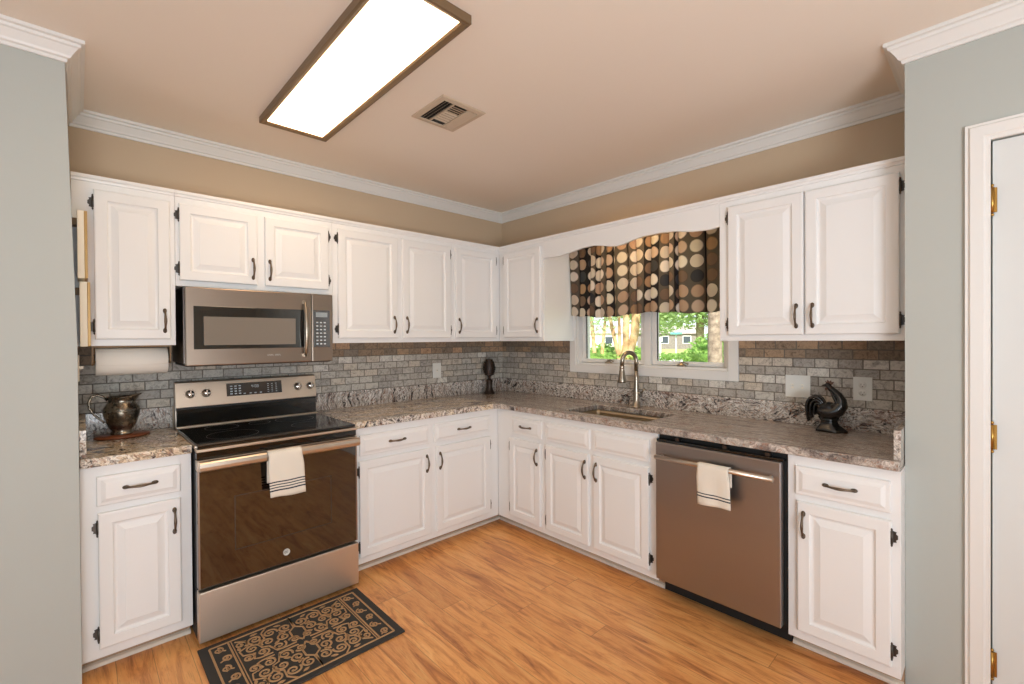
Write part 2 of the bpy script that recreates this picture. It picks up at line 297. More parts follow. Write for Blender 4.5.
# ------------------------------------------------------------------ mesh helpers
class MB:
    def __init__(s): s.bm = bmesh.new(); s.uvs = None
    def box(s, a, b, mi=0, bev=0, seg=2):
        x0, y0, z0 = [min(a[i], b[i]) for i in range(3)]; x1, y1, z1 = [max(a[i], b[i]) for i in range(3)]
        t = bmesh.new(); vs = [t.verts.new(p) for p in ((x0, y0, z0), (x1, y0, z0), (x1, y1, z0), (x0, y1, z0), (x0, y0, z1), (x1, y0, z1), (x1, y1, z1), (x0, y1, z1))]
        for f in ((0, 3, 2, 1), (4, 5, 6, 7), (0, 1, 5, 4), (1, 2, 6, 5), (2, 3, 7, 6), (3, 0, 4, 7)): t.faces.new([vs[i] for i in f])
        if bev: bmesh.ops.bevel(t, geom=t.edges[:], offset=bev, segments=seg, affect='EDGES', profile=.5)
        s.merge(t, mi); return s
    def merge(s, t, mi=0, smooth=False, mtx=None):
        if mtx is not None: bmesh.ops.transform(t, matrix=mtx, verts=t.verts)
        mp = {v: s.bm.verts.new(v.co) for v in t.verts}
        for f in t.faces:
            nf = s.bm.faces.new([mp[v] for v in f.verts]); nf.material_index = mi; nf.smooth = smooth or f.smooth
        t.free()
    def loft(s, rings, closed=True, caps=True, mi=0, smooth=True):
        bm = s.bm; R_ = [[bm.verts.new(p) for p in r] for r in rings]; n = len(R_[0])
        for a, b in zip(R_, R_[1:]):
            for i in range(n if closed else n-1):
                j = (i+1) % n
                try: f = bm.faces.new((a[i], a[j], b[j], b[i])); f.smooth = smooth; f.material_index = mi
                except ValueError: pass
        if caps and closed:
            for r, rev in ((R_[0], True), (R_[-1], False)):
                f = bm.faces.new(r[::-1] if rev else r); f.material_index = mi
        return s
    def tube(s, pts, rad, n=10, mi=0, flat=1.0):
        pts = [Vector(p) for p in pts]; k = len(pts); rad = rad if isinstance(rad, (list, tuple)) else [rad]*k
        rings = []; up = None
        for i, p in enumerate(pts):
            d = (pts[min(i+1, k-1)]-pts[max(i-1, 0)]).normalized()
            if up is None: up = Vector((0, 0, 1)) if abs(d.z) < .9 else Vector((1, 0, 0))
            a = d.cross(up); a = a.normalized() if a.length > 1e-5 else d.orthogonal().normalized(); b = a.cross(d).normalized(); up = b
            rings.append([p+(a*math.cos(t)+b*math.sin(t)*flat)*rad[i] for t in [2*math.pi*j/n for j in range(n)]])
        return s.loft(rings, mi=mi)
    def lathe(s, prof, c=(0, 0, 0), n=32, mi=0, axis='Z', sx=1, sy=1):
        rings = []
        for r, z in prof:
            r = max(r, .0004)
            ring = [(r*math.cos(t)*sx, r*math.sin(t)*sy, z) for t in [2*math.pi*j/n for j in range(n)]]
            if axis == 'X': ring = [(z_, x_, y_) for x_, y_, z_ in ring]
            if axis == 'Y': ring = [(x_, z_, y_) for x_, y_, z_ in ring][::-1]
            rings.append([(c[0]+p[0], c[1]+p[1], c[2]+p[2]) for p in ring])
        return s.loft(rings, mi=mi)
    def panel(s, x0, z0, x1, z1, prof, mi=0, yb=0):
        """rectangular front lofted through concentric rings; front faces -Y. prof = (inset, height above yb)"""
        rings = [[(x0+i, yb-h, z0+i), (x1-i, yb-h, z0+i), (x1-i, yb-h, z1-i), (x0+i, yb-h, z1-i)] for i, h in prof]
        return s.loft(rings, mi=mi, smooth=False)
    def poly(s, pts, d0, d1, axis, mi=0):
        """polygon prism; pts in the two other axes, extruded d0..d1 along axis"""
        def P(a, b, d): return (d, a, b) if axis == 0 else ((a, d, b) if axis == 1 else (a, b, d))
        return s.loft([[P(a, b, d0) for a, b in pts], [P(a, b, d1) for a, b in pts]], mi=mi, smooth=False)
    def build(s, name, mats, parent=None, **props):
        bmesh.ops.recalc_face_normals(s.bm, faces=s.bm.faces)
        me = bpy.data.meshes.new(name); s.bm.to_mesh(me); s.bm.free(); o = bpy.data.objects.new(name, me); COL.objects.link(o)
        for m in (mats if isinstance(mats, (list, tuple)) else [mats]): me.materials.append(M[m] if isinstance(m, str) else m)
        if parent: o.parent = parent
        for k, v in props.items(): o[k] = v
        return o
def thing(name, label, cat, loc=(0, 0, 0), rz=0, group=None):
    o = bpy.data.objects.new(name, None); COL.objects.link(o); o.location = loc; o.rotation_euler = (0, 0, rz); o.empty_display_size = .1
    o['label'] = label; o['category'] = cat
    if group: o['group'] = group
    return o
def tag(o, label, cat, group=None, kind=None):
    o['label'] = label; o['category'] = cat
    if group: o['group'] = group
    if kind: o['kind'] = kind
    return o
def struct(o): o['kind'] = 'structure'; return o
WR = R(-90)      # things on the window wall: local x runs along the wall, local -y faces the room

# ------------------------------------------------------------------ the room
XL, YL, XR, YR, H = -2.8916, -.7095, -.50, -2.93, 2.5504
struct(MB().box((-6.5, -7, -.08), (.15, .15, 0)).build('floor', 'floor'))
struct(MB().box((-6.6, -7.1, H), (.15, .15, H+.15)).build('ceiling', 'ceil'))
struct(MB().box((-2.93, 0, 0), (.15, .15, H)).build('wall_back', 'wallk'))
WS0, WS1, WZ0, WZ1 = .881, 2.057, 1.185, 2.03
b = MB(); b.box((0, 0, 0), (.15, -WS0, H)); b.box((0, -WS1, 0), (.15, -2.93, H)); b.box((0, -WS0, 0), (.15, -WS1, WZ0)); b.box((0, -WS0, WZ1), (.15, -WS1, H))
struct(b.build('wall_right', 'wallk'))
b = MB(); b.loft([[(-6.5, YL, z), (x, YL, z), (x, .15, z), (-6.5, .15, z)] for x, z in ((XL, 0), (XL, 1.38), (-2.918, H))], smooth=False); struct(b.build('wall_left', 'wall'))   # stands slightly out of plumb
DY0, DY1, DZ = -3.166, -3.98, 2.094
b = MB(); b.box((XR, YR, 0), (.15, DY0, H)); b.box((XR, DY0, DZ), (.15, DY1, H)); b.box((XR, DY1, 0), (.15, -7, H)); struct(b.build('wall_front_right', 'wall'))
struct(MB().box((-6.6, -7.1, 0), (.15, -7, H)).build('wall_rear', 'wall'))
struct(MB().box((-6.6, -7, 0), (-6.5, .15, H)).build('wall_far_left', 'wall'))

# crown moulding, swept round the kitchen's corners with mitres
path = [(-6.5, YL), (-2.918, YL), (-2.918, 0), (0, 0), (0, YR), (XR, YR), (XR, -7)]
prof = [(0, -.080), (.008, -.080), (.010, -.068), (.018, -.064), (.022, -.056), (.040, -.030), (.047, -.026), (.049, -.016), (.060, -.013), (.060, 0), (0, 0)]
def sweep(path, prof, z):
    b = MB(); rings = []
    for i, p in enumerate(path):
        p = Vector(p); d1 = (p-Vector(path[i-1])).normalized() if i else None; d2 = (Vector(path[i+1])-p).normalized() if i < len(path)-1 else None
        n1 = Vector((d1.y, -d1.x)) if d1 else None; n2 = Vector((d2.y, -d2.x)) if d2 else None
        o = (n1+n2) if (n1 and n2) else (n1 or n2)
        rings.append([(p.x+o.x*a, p.y+o.y*a, z+h) for a, h in prof])
    b.loft(rings, smooth=False); return b
struct(sweep(path, prof, H-.0005).build('trim_1', 'trim'))
# door with casing on the right
b = MB(); cp = [(0, 0), (.014, 0), (.014, .012), (.019, .018), (.019, .052), (.013, .058), (.013, .066), (0, .066)]
CX = XR
def casing_path(pts, wall_x):
    rings = []
    # pts run in (y,z); the profile grows outward from the opening
    n = len(pts)
    for i, (y, z) in enumerate(pts):
        oy = [1, 1, -1, -1][i]; oz = [0, 1, 1, 0][i]
        rings.append([(wall_x-h, y+oy*a, z+oz*a) for h, a in cp])
    return MB().loft(rings, smooth=False)
struct(casing_path([(DY0, 0), (DY0, DZ), (DY1, DZ), (DY1, 0)], XR).build('trim_2', 'trim'))
struct(MB().box((XR+.050, DY0-.0005, 0), (XR+.070, DY1+.0005, DZ-.0005)).build('door_light_stop', 'trim'))  # unseen board added behind the door to stop light leaking round it
dr = struct(MB().box((XR+.004, DY0-.004, .008), (XR+.044, DY1+.004, DZ-.004), bev=.002).build('door_1', 'door'))
for z in (1.878, 1.027, .205):
    b = MB(); b.tube([(XR-.004, DY0-.003, z-.045), (XR-.004, DY0-.003, z+.045)], .0065, 10)
    for k in (-.052, .052): b.lathe([(.0001, -.006), (.005, -.004), (.006, 0), (.005, .004), (.0001, .006)], (XR-.004, DY0-.003, z+k), 10)
    b.box((XR-.002, DY0-.016, z-.044), (XR+.0035, DY0-.003, z+.044)); b.build('hinge', 'brass', dr)
b = MB().box((XR+.02, DY1+.06, .99), (XR-.012, DY1+.11, 1.04), bev=.004); b.lathe([(.001, 0), (.026, .004), (.030, .02), (.022, .04), (.001, .05)], (XR-.07, DY1+.085, 1.015), 20, axis='X'); b.build('door_handle', 'brass', dr)
# window over the sink
wt = thing('window_1', 'white double casement window', 'window', (0, 0, 0), WR); del wt['category']; del wt['label']; wt['kind'] = 'structure'
# interior casing frame (local x = along wall s, local y = depth behind the wall face)
b = MB(); cw = .060
for a, c in (((WS0-cw, -.018, WZ0-cw), (WS0, 0, WZ1+cw)), ((WS1, -.018, WZ0-cw), (WS1+cw, 0, WZ1+cw)), ((WS0, -.018, WZ0-cw), (WS1, 0, WZ0)), ((WS0, -.018, WZ1), (WS1, 0, WZ1+cw))): b.box(a, c, bev=.003)
b.build('window_frame', 'trim', wt)
b = MB(); j = .016
b.box((WS0, 0, WZ0), (WS0+j, .15, WZ1)); b.box((WS1-j, 0, WZ0), (WS1, .15, WZ1)); b.box((WS0+j, 0, WZ0), (WS1-j, .15, WZ0+j)); b.box((WS0+j, 0, WZ1-j), (WS1-j, .15, WZ1))
b.box((1.462, .03, WZ0+j), (1.512, .12, WZ1-j)); b.build('window_jamb', 'trim', wt)
for (a, c) in ((WS0+j+.002, 1.460), (1.514, WS1-j-.002)):
    b = MB(); z0, z1 = WZ0+j+.002, WZ1-j-.002; w_ = .034
    sashb = MB(); sashb.box((a, .045, z0), (a+w_, .085, z1), bev=.003); sashb.box((c-w_, .045, z0), (c, .085, z1), bev=.003); sashb.box((a+w_, .045, z0), (c-w_, .085, z0+.028), bev=.003); sashb.box((a+w_, .045, z1-w_), (c-w_, .085, z1), bev=.003)
    so_ = sashb.build('sash', 'trim', wt)
    MB().box((a+w_-.002, .062, z0+.028), (c-w_+.002, .068, z1-w_+.002)).build('pane', 'glass', so_)
    g_ = MB(); g_.box((a+w_, .055, z0+.030), (a+w_+.007, .061, z1-w_)); g_.box((c-w_-.003, .055, z0+.030), (c-w_, .061, z1-w_)); g_.build('gasket', 'hinge', so_)
for s_ in (1.165, 1.742):
    b = MB(); b.lathe([(.034, 0), (.034, .006), (.026, .012), (.012, .018), (.010, .026)], (s_, .022, WZ0+j), 20, sx=1, sy=.55)
    b.tube([(s_, .022, WZ0+j+.022), (s_+.02, .014, WZ0+j+.030), (s_+.045, .006, WZ0+j+.020), (s_+.052, .004, WZ0+j+.018)], [.006, .005, .0045, .007], 8); b.build('crank_handle', 'nickel', wt)

# ------------------------------------------------------------------ cabinets
DOORP = [(0, 0), (0, .014), (.003, .018), (.007, .019), (.046, .019), (.049, .013), (.054, .010), (.060, .0095), (.084, .0175), (.086, .0185)]
DRAWP = [(0, 0), (0, .010), (.003, .013), (.014, .0135), (.017, .0145), (.028, .019), (.030, .0195)]
def pull(par, x, z, y, vert=True, L=.096, m='bronze'):
    """arched cabinet pull with flared feet; y = front surface"""
    pts, rad = [], []
    for i in range(13):
        t = i/12; s_ = (t-.5)*L; off = .006+.020*math.sin(math.pi*t)**.7
        pts.append((x, y-off, z+s_) if vert else (x+s_, y-off, z)); rad.append(.0040+.0022*math.sin(math.pi*t)**4+.0028*abs(2*t-1)**6)
    b = MB(); b.tube(pts, rad, 8)
    for e in (-1, 1):
        q = (x, y, z+e*L/2) if vert else (x+e*L/2, y, z)
        b.lathe([(.0105, 0), (.010, -.004), (.007, -.007), (.003, -.010)], q, 14, axis='Y', sx=.8 if vert else 1.2, sy=1.2 if vert else .8)
    return b.build('handle', m, par)
def hinge(par, x, z, y, side):
    b = MB()
    b.tube([(x, y-.013, z-.025), (x, y-.013, z+.025)], .0052, 8); b.box((x-.003, y-.013, z-.022), (x+.003, y-.0003, z+.022))
    for k in (-1, 1): b.lathe([(.0006, -.007), (.0040, -.003), (.0040, .003), (.0006, .006)], (x, y-.013, z+k*.030), 8)
    b.poly([(x, z-.023), (x+side*.014, z-.020), (x+side*.012, z-.012), (x+side*.018, z-.007), (x+side*.018, z+.007), (x+side*.012, z+.012), (x+side*.014, z+.020), (x, z+.023)], y-.0025, y, 1)
    return b.build('hinge', 'hinge', par)
def front(par, x0, z0, x1, z1, yf, hside=None, hz=None, grow=0, name='door', profile=None, mat_='cab'):
    """a cabinet door or drawer front whose back lies on plane yf. hside: -1 hinges left, 1 hinges right"""
    b = MB(); b.panel(x0, z0, x1, z1, profile or DOORP, yb=yf-.0008); d = b.build(name, mat_, par)
    return d
def cabinet(name, label, x0, x1, z0, z1, dep, loc, rz, doors=(), drawers=(), base=False, frame_x=None, group=None, cornice=True, kick=None, side_l=False):
    """x0..x1 carcass; doors = (xa,za,xb,zb,hinge side, handle x, handle z)"""
    t = thing(name, label, 'cabinet', loc, rz, group); X = 0
    fx0, fx1 = frame_x or (x0, x1)
    b = MB(); th = .018
    b.box((fx0, -dep, z0), (fx1, -dep+.02, z1), bev=.0015, seg=1)
    b.box((x0, -dep+.02, z0), (x0+th, -.004, z1)); b.box((x1-th, -dep+.02, z0), (x1, -.004, z1)); b.box((x0+th, -dep+.02, z0), (x1-th, -.004, z0+th)); b.box((x0+th, -.02, z0+th), (x1-th, -.004, z1))
    if not base: b.box((x0+th, -dep+.02, z1-th), (x1-th, -.02, z1))
    b.build('carcass', 'cab', t)
    if not base and cornice:
        b = MB(); b.poly([(-dep, z1-.030), (-dep-.006, z1-.028), (-dep-.008, z1-.020), (-dep-.014, z1-.014), (-dep-.014, z1), (-dep, z1)], fx0, fx1, 0); b.build('cornice', 'cab', t)
    if base:
        k0, k1 = kick or (x0, x1)
        tk = MB().box((k0, -.526, .002), (k1, -.510, z0)).build('toe_kick', 'kickwood', t)
        b = MB(); b.poly([(-.5265, .002), (-.5445, .002), (-.544, .010), (-.539, .017), (-.5265, .021)], k0, k1, 0); b.build('base_moulding', 'kick', tk)
    for (xa, za, xb, zb, hs, hx, hz) in doors:
        d = front(t, xa, za, xb, zb, -dep)
        pull(d, hx, hz, -dep-.0198)
        ex = xa-.001 if hs < 0 else xb+.001
        off = .062 if base else .058
        for z_ in (za+off, zb-off): hinge(d, ex, z_, -dep-.0005, hs)
    for (xa, za, xb, zb, hashandle) in drawers:
        d = front(t, xa, za, xb, zb, -dep, name='drawer' if hashandle else 'false_drawer', profile=DRAWP)
        if hashandle: pull(d, (xa+xb)/2, (za+zb)/2+.002, -dep-.0203, vert=False, L=.098)
    return t
BZ0, BZ1, BD = .072, .874, .61; DZ0, DZ1 = .115, .680; RZ0, RZ1 = .709, .832
UZ0, UZ1, UD = 1.3732, 2.1441, .367; PZ0, PZ1 = 1.403, 2.082
cabinet('base_cabinet', 'narrow white base cabinet with one drawer and one door left of the range', -2.8912, -2.514, BZ0, BZ1, BD, (0, 0, 0), 0,
        [(-2.838, DZ0, -2.557, DZ1, -1, -2.581, .583)], [(-2.841, RZ0, -2.556, RZ1, 1)], True)
cabinet('base_cabinet', 'white base cabinet with two drawers and two doors between range and corner', -1.744, -.03, BZ0, BZ1, BD, (0, 0, 0), 0,
        [(-1.705, DZ0, -1.219, DZ1, -1, -1.246, .583), (-1.170, DZ0, -.699, DZ1, 1, -1.143, .583)], [(-1.700, RZ0, -1.216, RZ1, 1), (-1.181, RZ0, -.697, RZ1, 1)], True, frame_x=(-1.744, -.610), kick=(-1.744, -.5268))
cabinet('base_cabinet', 'narrow white corner base cabinet with one drawer on the window wall', .632, 1.083, BZ0, BZ1, BD, (0, 0, 0), WR,
        [(.754, DZ0, 1.054, DZ1, -1, 1.028, .583)], [(.773, RZ0, 1.065, RZ1, 1)], True, frame_x=(.6105, 1.083), kick=(.5450, 1.083))
cabinet('base_cabinet', 'white sink base cabinet with two blank drawer fronts and two doors', 1.084, 1.918, BZ0, BZ1, BD, (0, 0, 0), WR,
        [(1.108, DZ0, 1.460, DZ1, -1, 1.436, .583), (1.497, DZ0, 1.871, DZ1, 1, 1.521, .583)], [(1.101, RZ0, 1.466, RZ1, 0), (1.495, RZ0, 1.872, RZ1, 0)], True)
cabinet('base_cabinet', 'white base cabinet with one drawer and door right of the dishwasher', 2.545, 2.9294, BZ0, BZ1, BD, (0, 0, 0), WR,
        [(2.584, DZ0, 2.902, DZ1, 1, 2.609, .583)], [(2.577, RZ0, 2.900, RZ1, 1)], True)
cabinet('wall_cabinet', 'tall narrow white wall cabinet above the silver pitcher', -2.8912, -2.535, UZ0, UZ1, UD, (0, 0, 0), 0,
        [(-2.834, PZ0, -2.556, PZ1, -1, -2.580, 1.493)], frame_x=(-2.906, -2.535))
cabinet('wall_cabinet', 'short white two door wall cabinet above the microwave', -2.534, -1.749, 1.669, UZ1, UD, (0, 0, 0), 0,
        [(-2.519, 1.698, -2.167, PZ1, -1, -2.190, 1.785), (-2.129, 1.698, -1.776, PZ1, 1, -2.106, 1.785)])
cabinet('wall_cabinet', 'white two door wall cabinet just right of the microwave', -1.748, -.846, UZ0, UZ1, UD, (0, 0, 0), 0,
        [(-1.718, PZ0, -1.306, PZ1, -1, -1.336, 1.493), (-1.270, PZ0, -.868, PZ1, 1, -1.240, 1.493)])
cabinet('wall_cabinet', 'white single door wall cabinet on the range wall in the corner', -.845, -.01, UZ0, UZ1, UD, (0, 0, 0), 0,
        [(-.820, PZ0, -.414, PZ1, 1, -.792, 1.493)], frame_x=(-.845, -.3672))
cabinet('wall_cabinet', 'white single door wall cabinet between the corner and the window', .388, .862, UZ0, UZ1, UD, (0, 0, 0), WR,
        [(.437, PZ0, .840, PZ1, -1, .812, 1.493)], frame_x=(.3675, .862))
cabinet('wall_cabinet', 'large white two door wall cabinet right of the window', 2.152, 2.9294, UZ0, UZ1, UD, (0, 0, 0), WR,
        [(2.201, PZ0, 2.549, PZ1, -1, 2.520, 1.493), (2.556, PZ0, 2.901, PZ1, 1, 2.587, 1.493)])
# scalloped valance board above the window
pts = [(.863, 1.990), (.90, 1.990), (1.00, 1.986), (1.116, 1.998), (1.22, 2.013), (1.315, 2.017), (1.38, 2.006), (1.45, 1.990), (1.50, 1.985), (1.548, 1.990), (1.62, 2.006), (1.691, 2.016), (1.80, 2.018), (1.90, 2.010), (2.00, 1.990), (2.10, 1.984), (2.1515, 1.992)]
t = thing('valance_board', 'white scalloped wooden valance board spanning the window between two wall cabinets', 'valance board', (0, 0, 0), WR)
b = MB(); b.poly(pts+[(2.1515, 2.1441), (.863, 2.1441)], -.367, -.349, 1); b.build('board', 'cab', t)
b = MB(); b.poly([(-.367, 2.1141), (-.373, 2.1161), (-.375, 2.1241), (-.381, 2.1301), (-.381, 2.1441), (-.367, 2.1441)], .863, 2.1515, 0); b.build('cornice', 'cab', t)
t = thing('sink_light', 'slim tube light tucked behind the scalloped board over the sink', 'light', (-.3185, -1.50, 2.06))
MB().box((-.03, -.24, .022), (.03, .24, .044), bev=.003).build('housing', 'trim', t)
MB().tube([(0, -.22, .008), (0, .22, .008)], .013, 12).build('tube', 'undertube', t)

# ------------------------------------------------------------------ worktops
CZ0, CZ1, CO = .876, .914, .6335
def slab(xs, ys, keep, z0, z1, matf=None):
    b = MB(); bm = b.bm; V = {}
    def v(i, j, k):
        if (i, j, k) not in V: V[(i, j, k)] = bm.verts.new((xs[i], ys[j], (z0, z1)[k]))
        return V[(i, j, k)]
    nx, ny = len(xs)-1, len(ys)-1; ok = lambda i, j: 0 <= i < nx and 0 <= j < ny and keep((xs[i]+xs[i+1])/2, (ys[j]+ys[j+1])/2)
    for i in range(nx):
        for j in range(ny):
            if not ok(i, j): continue
            mi = matf((xs[i]+xs[i+1])/2, (ys[j]+ys[j+1])/2) if matf else 0
            fs = [[v(i, j, 1), v(i+1, j, 1), v(i+1, j+1, 1), v(i, j+1, 1)], [v(i, j, 0), v(i, j+1, 0), v(i+1, j+1, 0), v(i+1, j, 0)]]
            if not ok(i-1, j): fs.append([v(i, j, 0), v(i, j, 1), v(i, j+1, 1), v(i, j+1, 0)])
            if not ok(i+1, j): fs.append([v(i+1, j, 0), v(i+1, j+1, 0), v(i+1, j+1, 1), v(i+1, j, 1)])
            if not ok(i, j-1): fs.append([v(i, j, 0), v(i+1, j, 0), v(i+1, j, 1), v(i, j, 1)])
            if not ok(i, j+1): fs.append([v(i, j+1, 0), v(i, j+1, 1), v(i+1, j+1, 1), v(i+1, j+1, 0)])
            for f in fs: q = bm.faces.new(f); q.material_index = mi
    return b
def bevmod(o, wdt=.006, seg=3):
    m = o.modifiers.new('bevel', 'BEVEL'); m.width = wdt; m.segments = seg; m.limit_method = 'ANGLE'; m.angle_limit = R(60); return o
t = thing('granite_countertop', 'short cream and grey granite countertop left of the range', 'countertop', (0, 0, 0))
bevmod(slab([XL+.001, -2.512], [-CO, -.001], lambda x, y: True, CZ0, CZ1).build('slab', 'gr_left', t))
bevmod(MB().box((XL+.024, -.022, CZ1), (-2.512, -.001, 1.0285)).build('backsplash', 'gr_up_x', t), .002)
bevmod(MB().box((XL+.001, -.60, CZ1), (XL+.023, -.001, 1.0285)).build('side_splash', 'gr_left', t), .002)
SX0, SX1, SS0, SS1 = -.535, -.165, 1.195, 1.805
t = thing('granite_countertop', 'L shaped streaky granite countertop wrapping the corner and holding the sink', 'countertop', (0, 0, 0))
hole = lambda x, y: SX0 < x < SX1 and -SS1 < y < -SS0
bevmod(slab([-1.746, -CO-.04, -CO, SX0, SX1, -.001], [-2.928, -SS1, -SS0, -CO-.04, -CO, -.001], lambda x, y: (y > -CO or x > -CO) and not hole(x, y) or (x > -CO-.04 and x < -CO and y < -CO and y > -CO-.04 and False),
     CZ0, CZ1, lambda x, y: 0 if (y > -CO and x < -CO-.0) else 1).build('slab', ['gr_mid', 'gr_win'], t))
# small fillet piece easing the inner corner
b = MB(); q = [(-CO-.045, -CO+.002), (-CO+.002, -CO+.002), (-CO+.002, -CO-.045)]
arc = [(-CO-.045+.045*math.sin(a), -CO-.045+.045*math.cos(a)) for a in [R(90*i/6) for i in range(7)]]
b.poly([(-CO+.002, -CO+.002)]+arc[::-1], CZ0+.0005, CZ1-.0005, 2); b.build('corner_fillet', 'gr_win', t)
bevmod(MB().box((-1.746, -.022, CZ1), (-.001, -.001, 1.0285)).build('backsplash', 'gr_up_x', t), .002)
bevmod(MB().box((-.022, -2.928, CZ1), (-.001, -.0225, 1.0285)).build('backsplash', 'gr_up_y', t), .002)
bevmod(MB().box((-.60, -2.928, CZ1), (-.0225, -2.906, 1.0285)).build('side_splash', 'gr_up_x', t), .002)
# tile
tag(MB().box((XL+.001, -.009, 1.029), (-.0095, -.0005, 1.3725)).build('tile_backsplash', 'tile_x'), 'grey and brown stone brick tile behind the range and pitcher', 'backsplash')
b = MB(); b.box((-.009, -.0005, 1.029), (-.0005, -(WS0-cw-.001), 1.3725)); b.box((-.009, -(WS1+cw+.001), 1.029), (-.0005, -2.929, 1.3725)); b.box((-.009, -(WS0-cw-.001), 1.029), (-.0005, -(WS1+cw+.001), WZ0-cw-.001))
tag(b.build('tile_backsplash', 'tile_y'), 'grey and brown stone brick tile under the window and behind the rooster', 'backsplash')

# ------------------------------------------------------------------ sink and faucet
t = thing('kitchen_sink', 'rectangular undermount steel sink below the window', 'sink', (0, 0, 0))
b = MB(); rings = []
def rr(x0, y0, x1, y1, r, z, n=5):
    out = []
    for cx_, cy_, a0 in ((x1-r, y1-r, 0), (x0+r, y1-r, 90), (x0+r, y0+r, 180), (x1-r, y0+r, 270)):
        for i in range(n+1): a = R(a0+90*i/n); out.append((cx_+r*math.cos(a), cy_+r*math.sin(a), z))
    return out
g = -.003
for ins, z, r in ((-.020, CZ0-.002, .02), (g, CZ0-.002, .03), (g+.001, CZ0-.02, .03), (.006, .72, .035), (.02, .695, .04), (.06, .690, .03)): rings.append(rr(SX0+ins, -SS1+ins, SX1-ins, -SS0-ins, r, z))
b.loft(rings, caps=False); f_ = b.bm.verts; b.bm.verts.ensure_lookup_table(); n_ = len(rings[0]); b.bm.faces.new([b.bm.verts[len(rings)*n_-n_+i] for i in range(n_)])
b.build('basin', 'sinksteel', t)
MB().lathe([(.001, .004), (.02, .003), (.03, .001), (.044, .003), (.046, 0)], (-.30, -1.5, .691), 24).build('drain', 'chrome', t)
t = thing('faucet', 'brushed gooseneck pull down faucet behind the sink', 'faucet', (-.078, -1.462, CZ1))
b = MB(); b.lathe([(.032, 0), (.032, .006), (.024, .012), (.020, .05), (.0175, .12), (.015, .2), (.014, .26)], (0, 0, 0), 24)
dv = Vector((-.90, .42, 0)).normalized(); rad = .055; pts = [(0, 0, .25)]
for i in range(15):
    a = math.pi*i/14*.96; p_ = dv*(rad-rad*math.cos(a)); pts.append((p_.x, p_.y, .322+rad*math.sin(a)))
e_ = Vector(pts[-1]); pts.append(tuple(e_+Vector((0, 0, -.045))+dv*.004))
b.tube(pts, .0145, 14); b.build('spout', 'nickel', t)
e2 = e_+Vector((0, 0, -.045))+dv*.004
MB().lathe([(.0155, .004), (.0165, 0), (.0165, -.016), (.0145, -.020), (.019, -.034), (.025, -.085), (.029, -.104), (.027, -.112), (.001, -.110)], tuple(e2), 20).build('spray_head', 'nickel', t)
b = MB(); b.tube([(0, 0, .095), (0, -.035, .098)], .011, 12); b.tube([(0, -.035, .098), (-.008, -.05, .11), (-.02, -.075, .135)], [.009, .006, .005], 10); b.build('lever', 'nickel', t)

# ------------------------------------------------------------------ range
t = thing('electric_range', 'stainless electric range with black glass oven door and cooktop', 'range', (-2.129, 0, 0)); W = .3765
b = MB(); b.box((-W, -.655, .02), (W, -.03, .895)); b.box((-W+.03, -.62, 0), (-W+.07, -.58, .02)); b.box((W-.07, -.62, 0), (W-.03, -.58, .02)); b.build('body', 'gap', t)
b = MB(); b.box((-W, -.709, .022), (W, -.657, .250), bev=.004); b.build('drawer', 'steelr', t)
d = MB().box((-W, -.700, .262), (W, -.657, .800), bev=.004).build('oven_door', 'ovenglass', t)
b = MB(); 
for a, c in (((-.23, -.7018, .655), (.23, -.7004, .659)), ((-.23, -.7018, .40), (.23, -.7004, .404)), ((-.23, -.7018, .40), (-.226, -.7004, .659)), ((.226, -.7018, .40), (.23, -.7004, .659))): b.box(a, c)
b.build('window', mat('window_outline', (66, 52, 42), .4), d)
for x_ in (-W+.004, W-.006): MB().box((x_-.003, -.7015, .266), (x_+.004, -.699, .80)).build('edge_strip', 'steelz', d)
b = MB(); b.box((-W, -.704, .801), (W, -.660, .850), bev=.002)
bb = b.build('door_top', 'steelx', d)
for x0_, x1_ in ((-.20, -.155), (-.10, .015), (.155, .20), (.25, .285)):
    MB().box((x0_, -.7052, .836), (x1_, -.7035, .842)).build('vent_slot', 'gap', d)
b = MB(); hp = [(-.745, .806), (-.750, .812), (-.752, .826), (-.750, .842), (-.745, .848), (-.730, .848), (-.726, .842), (-.726, .812), (-.730, .806)]
b.poly(hp, -W+.004, W-.004, 0); b.box((-W+.006, -.728, .812), (-W+.032, -.703, .842), bev=.003); b.box((W-.032, -.728, .812), (W-.006, -.703, .842), bev=.003); b.build('handle', 'steelx', d)
# badge on the glass
b = MB(); b.lathe([(.0165, 0), (.0165, -.003), (.0125, -.003), (.0125, -.0015), (.001, -.0015)], (-.002, -.7005, .318), 28, axis='Y'); 
bo = b.build('badge', 'lettering', d)
b = MB()
for (cx_, r_, a0, a1) in ((-.0065, .0045, 40, 330), (.0025, .0042, 60, 300)):
    b.tube([(cx_+r_*math.cos(R(a0+(a1-a0)*i/10)), -.7030, .318+r_*math.sin(R(a0+(a1-a0)*i/10))*1.2) for i in range(11)], .0010, 6)
b.tube([(-.0065, -.703, .318), (-.002, -.703, .3165), (.0015, -.703, .318), (.006, -.703, .318)], .0009, 6); b.build('monogram', 'slot', d)
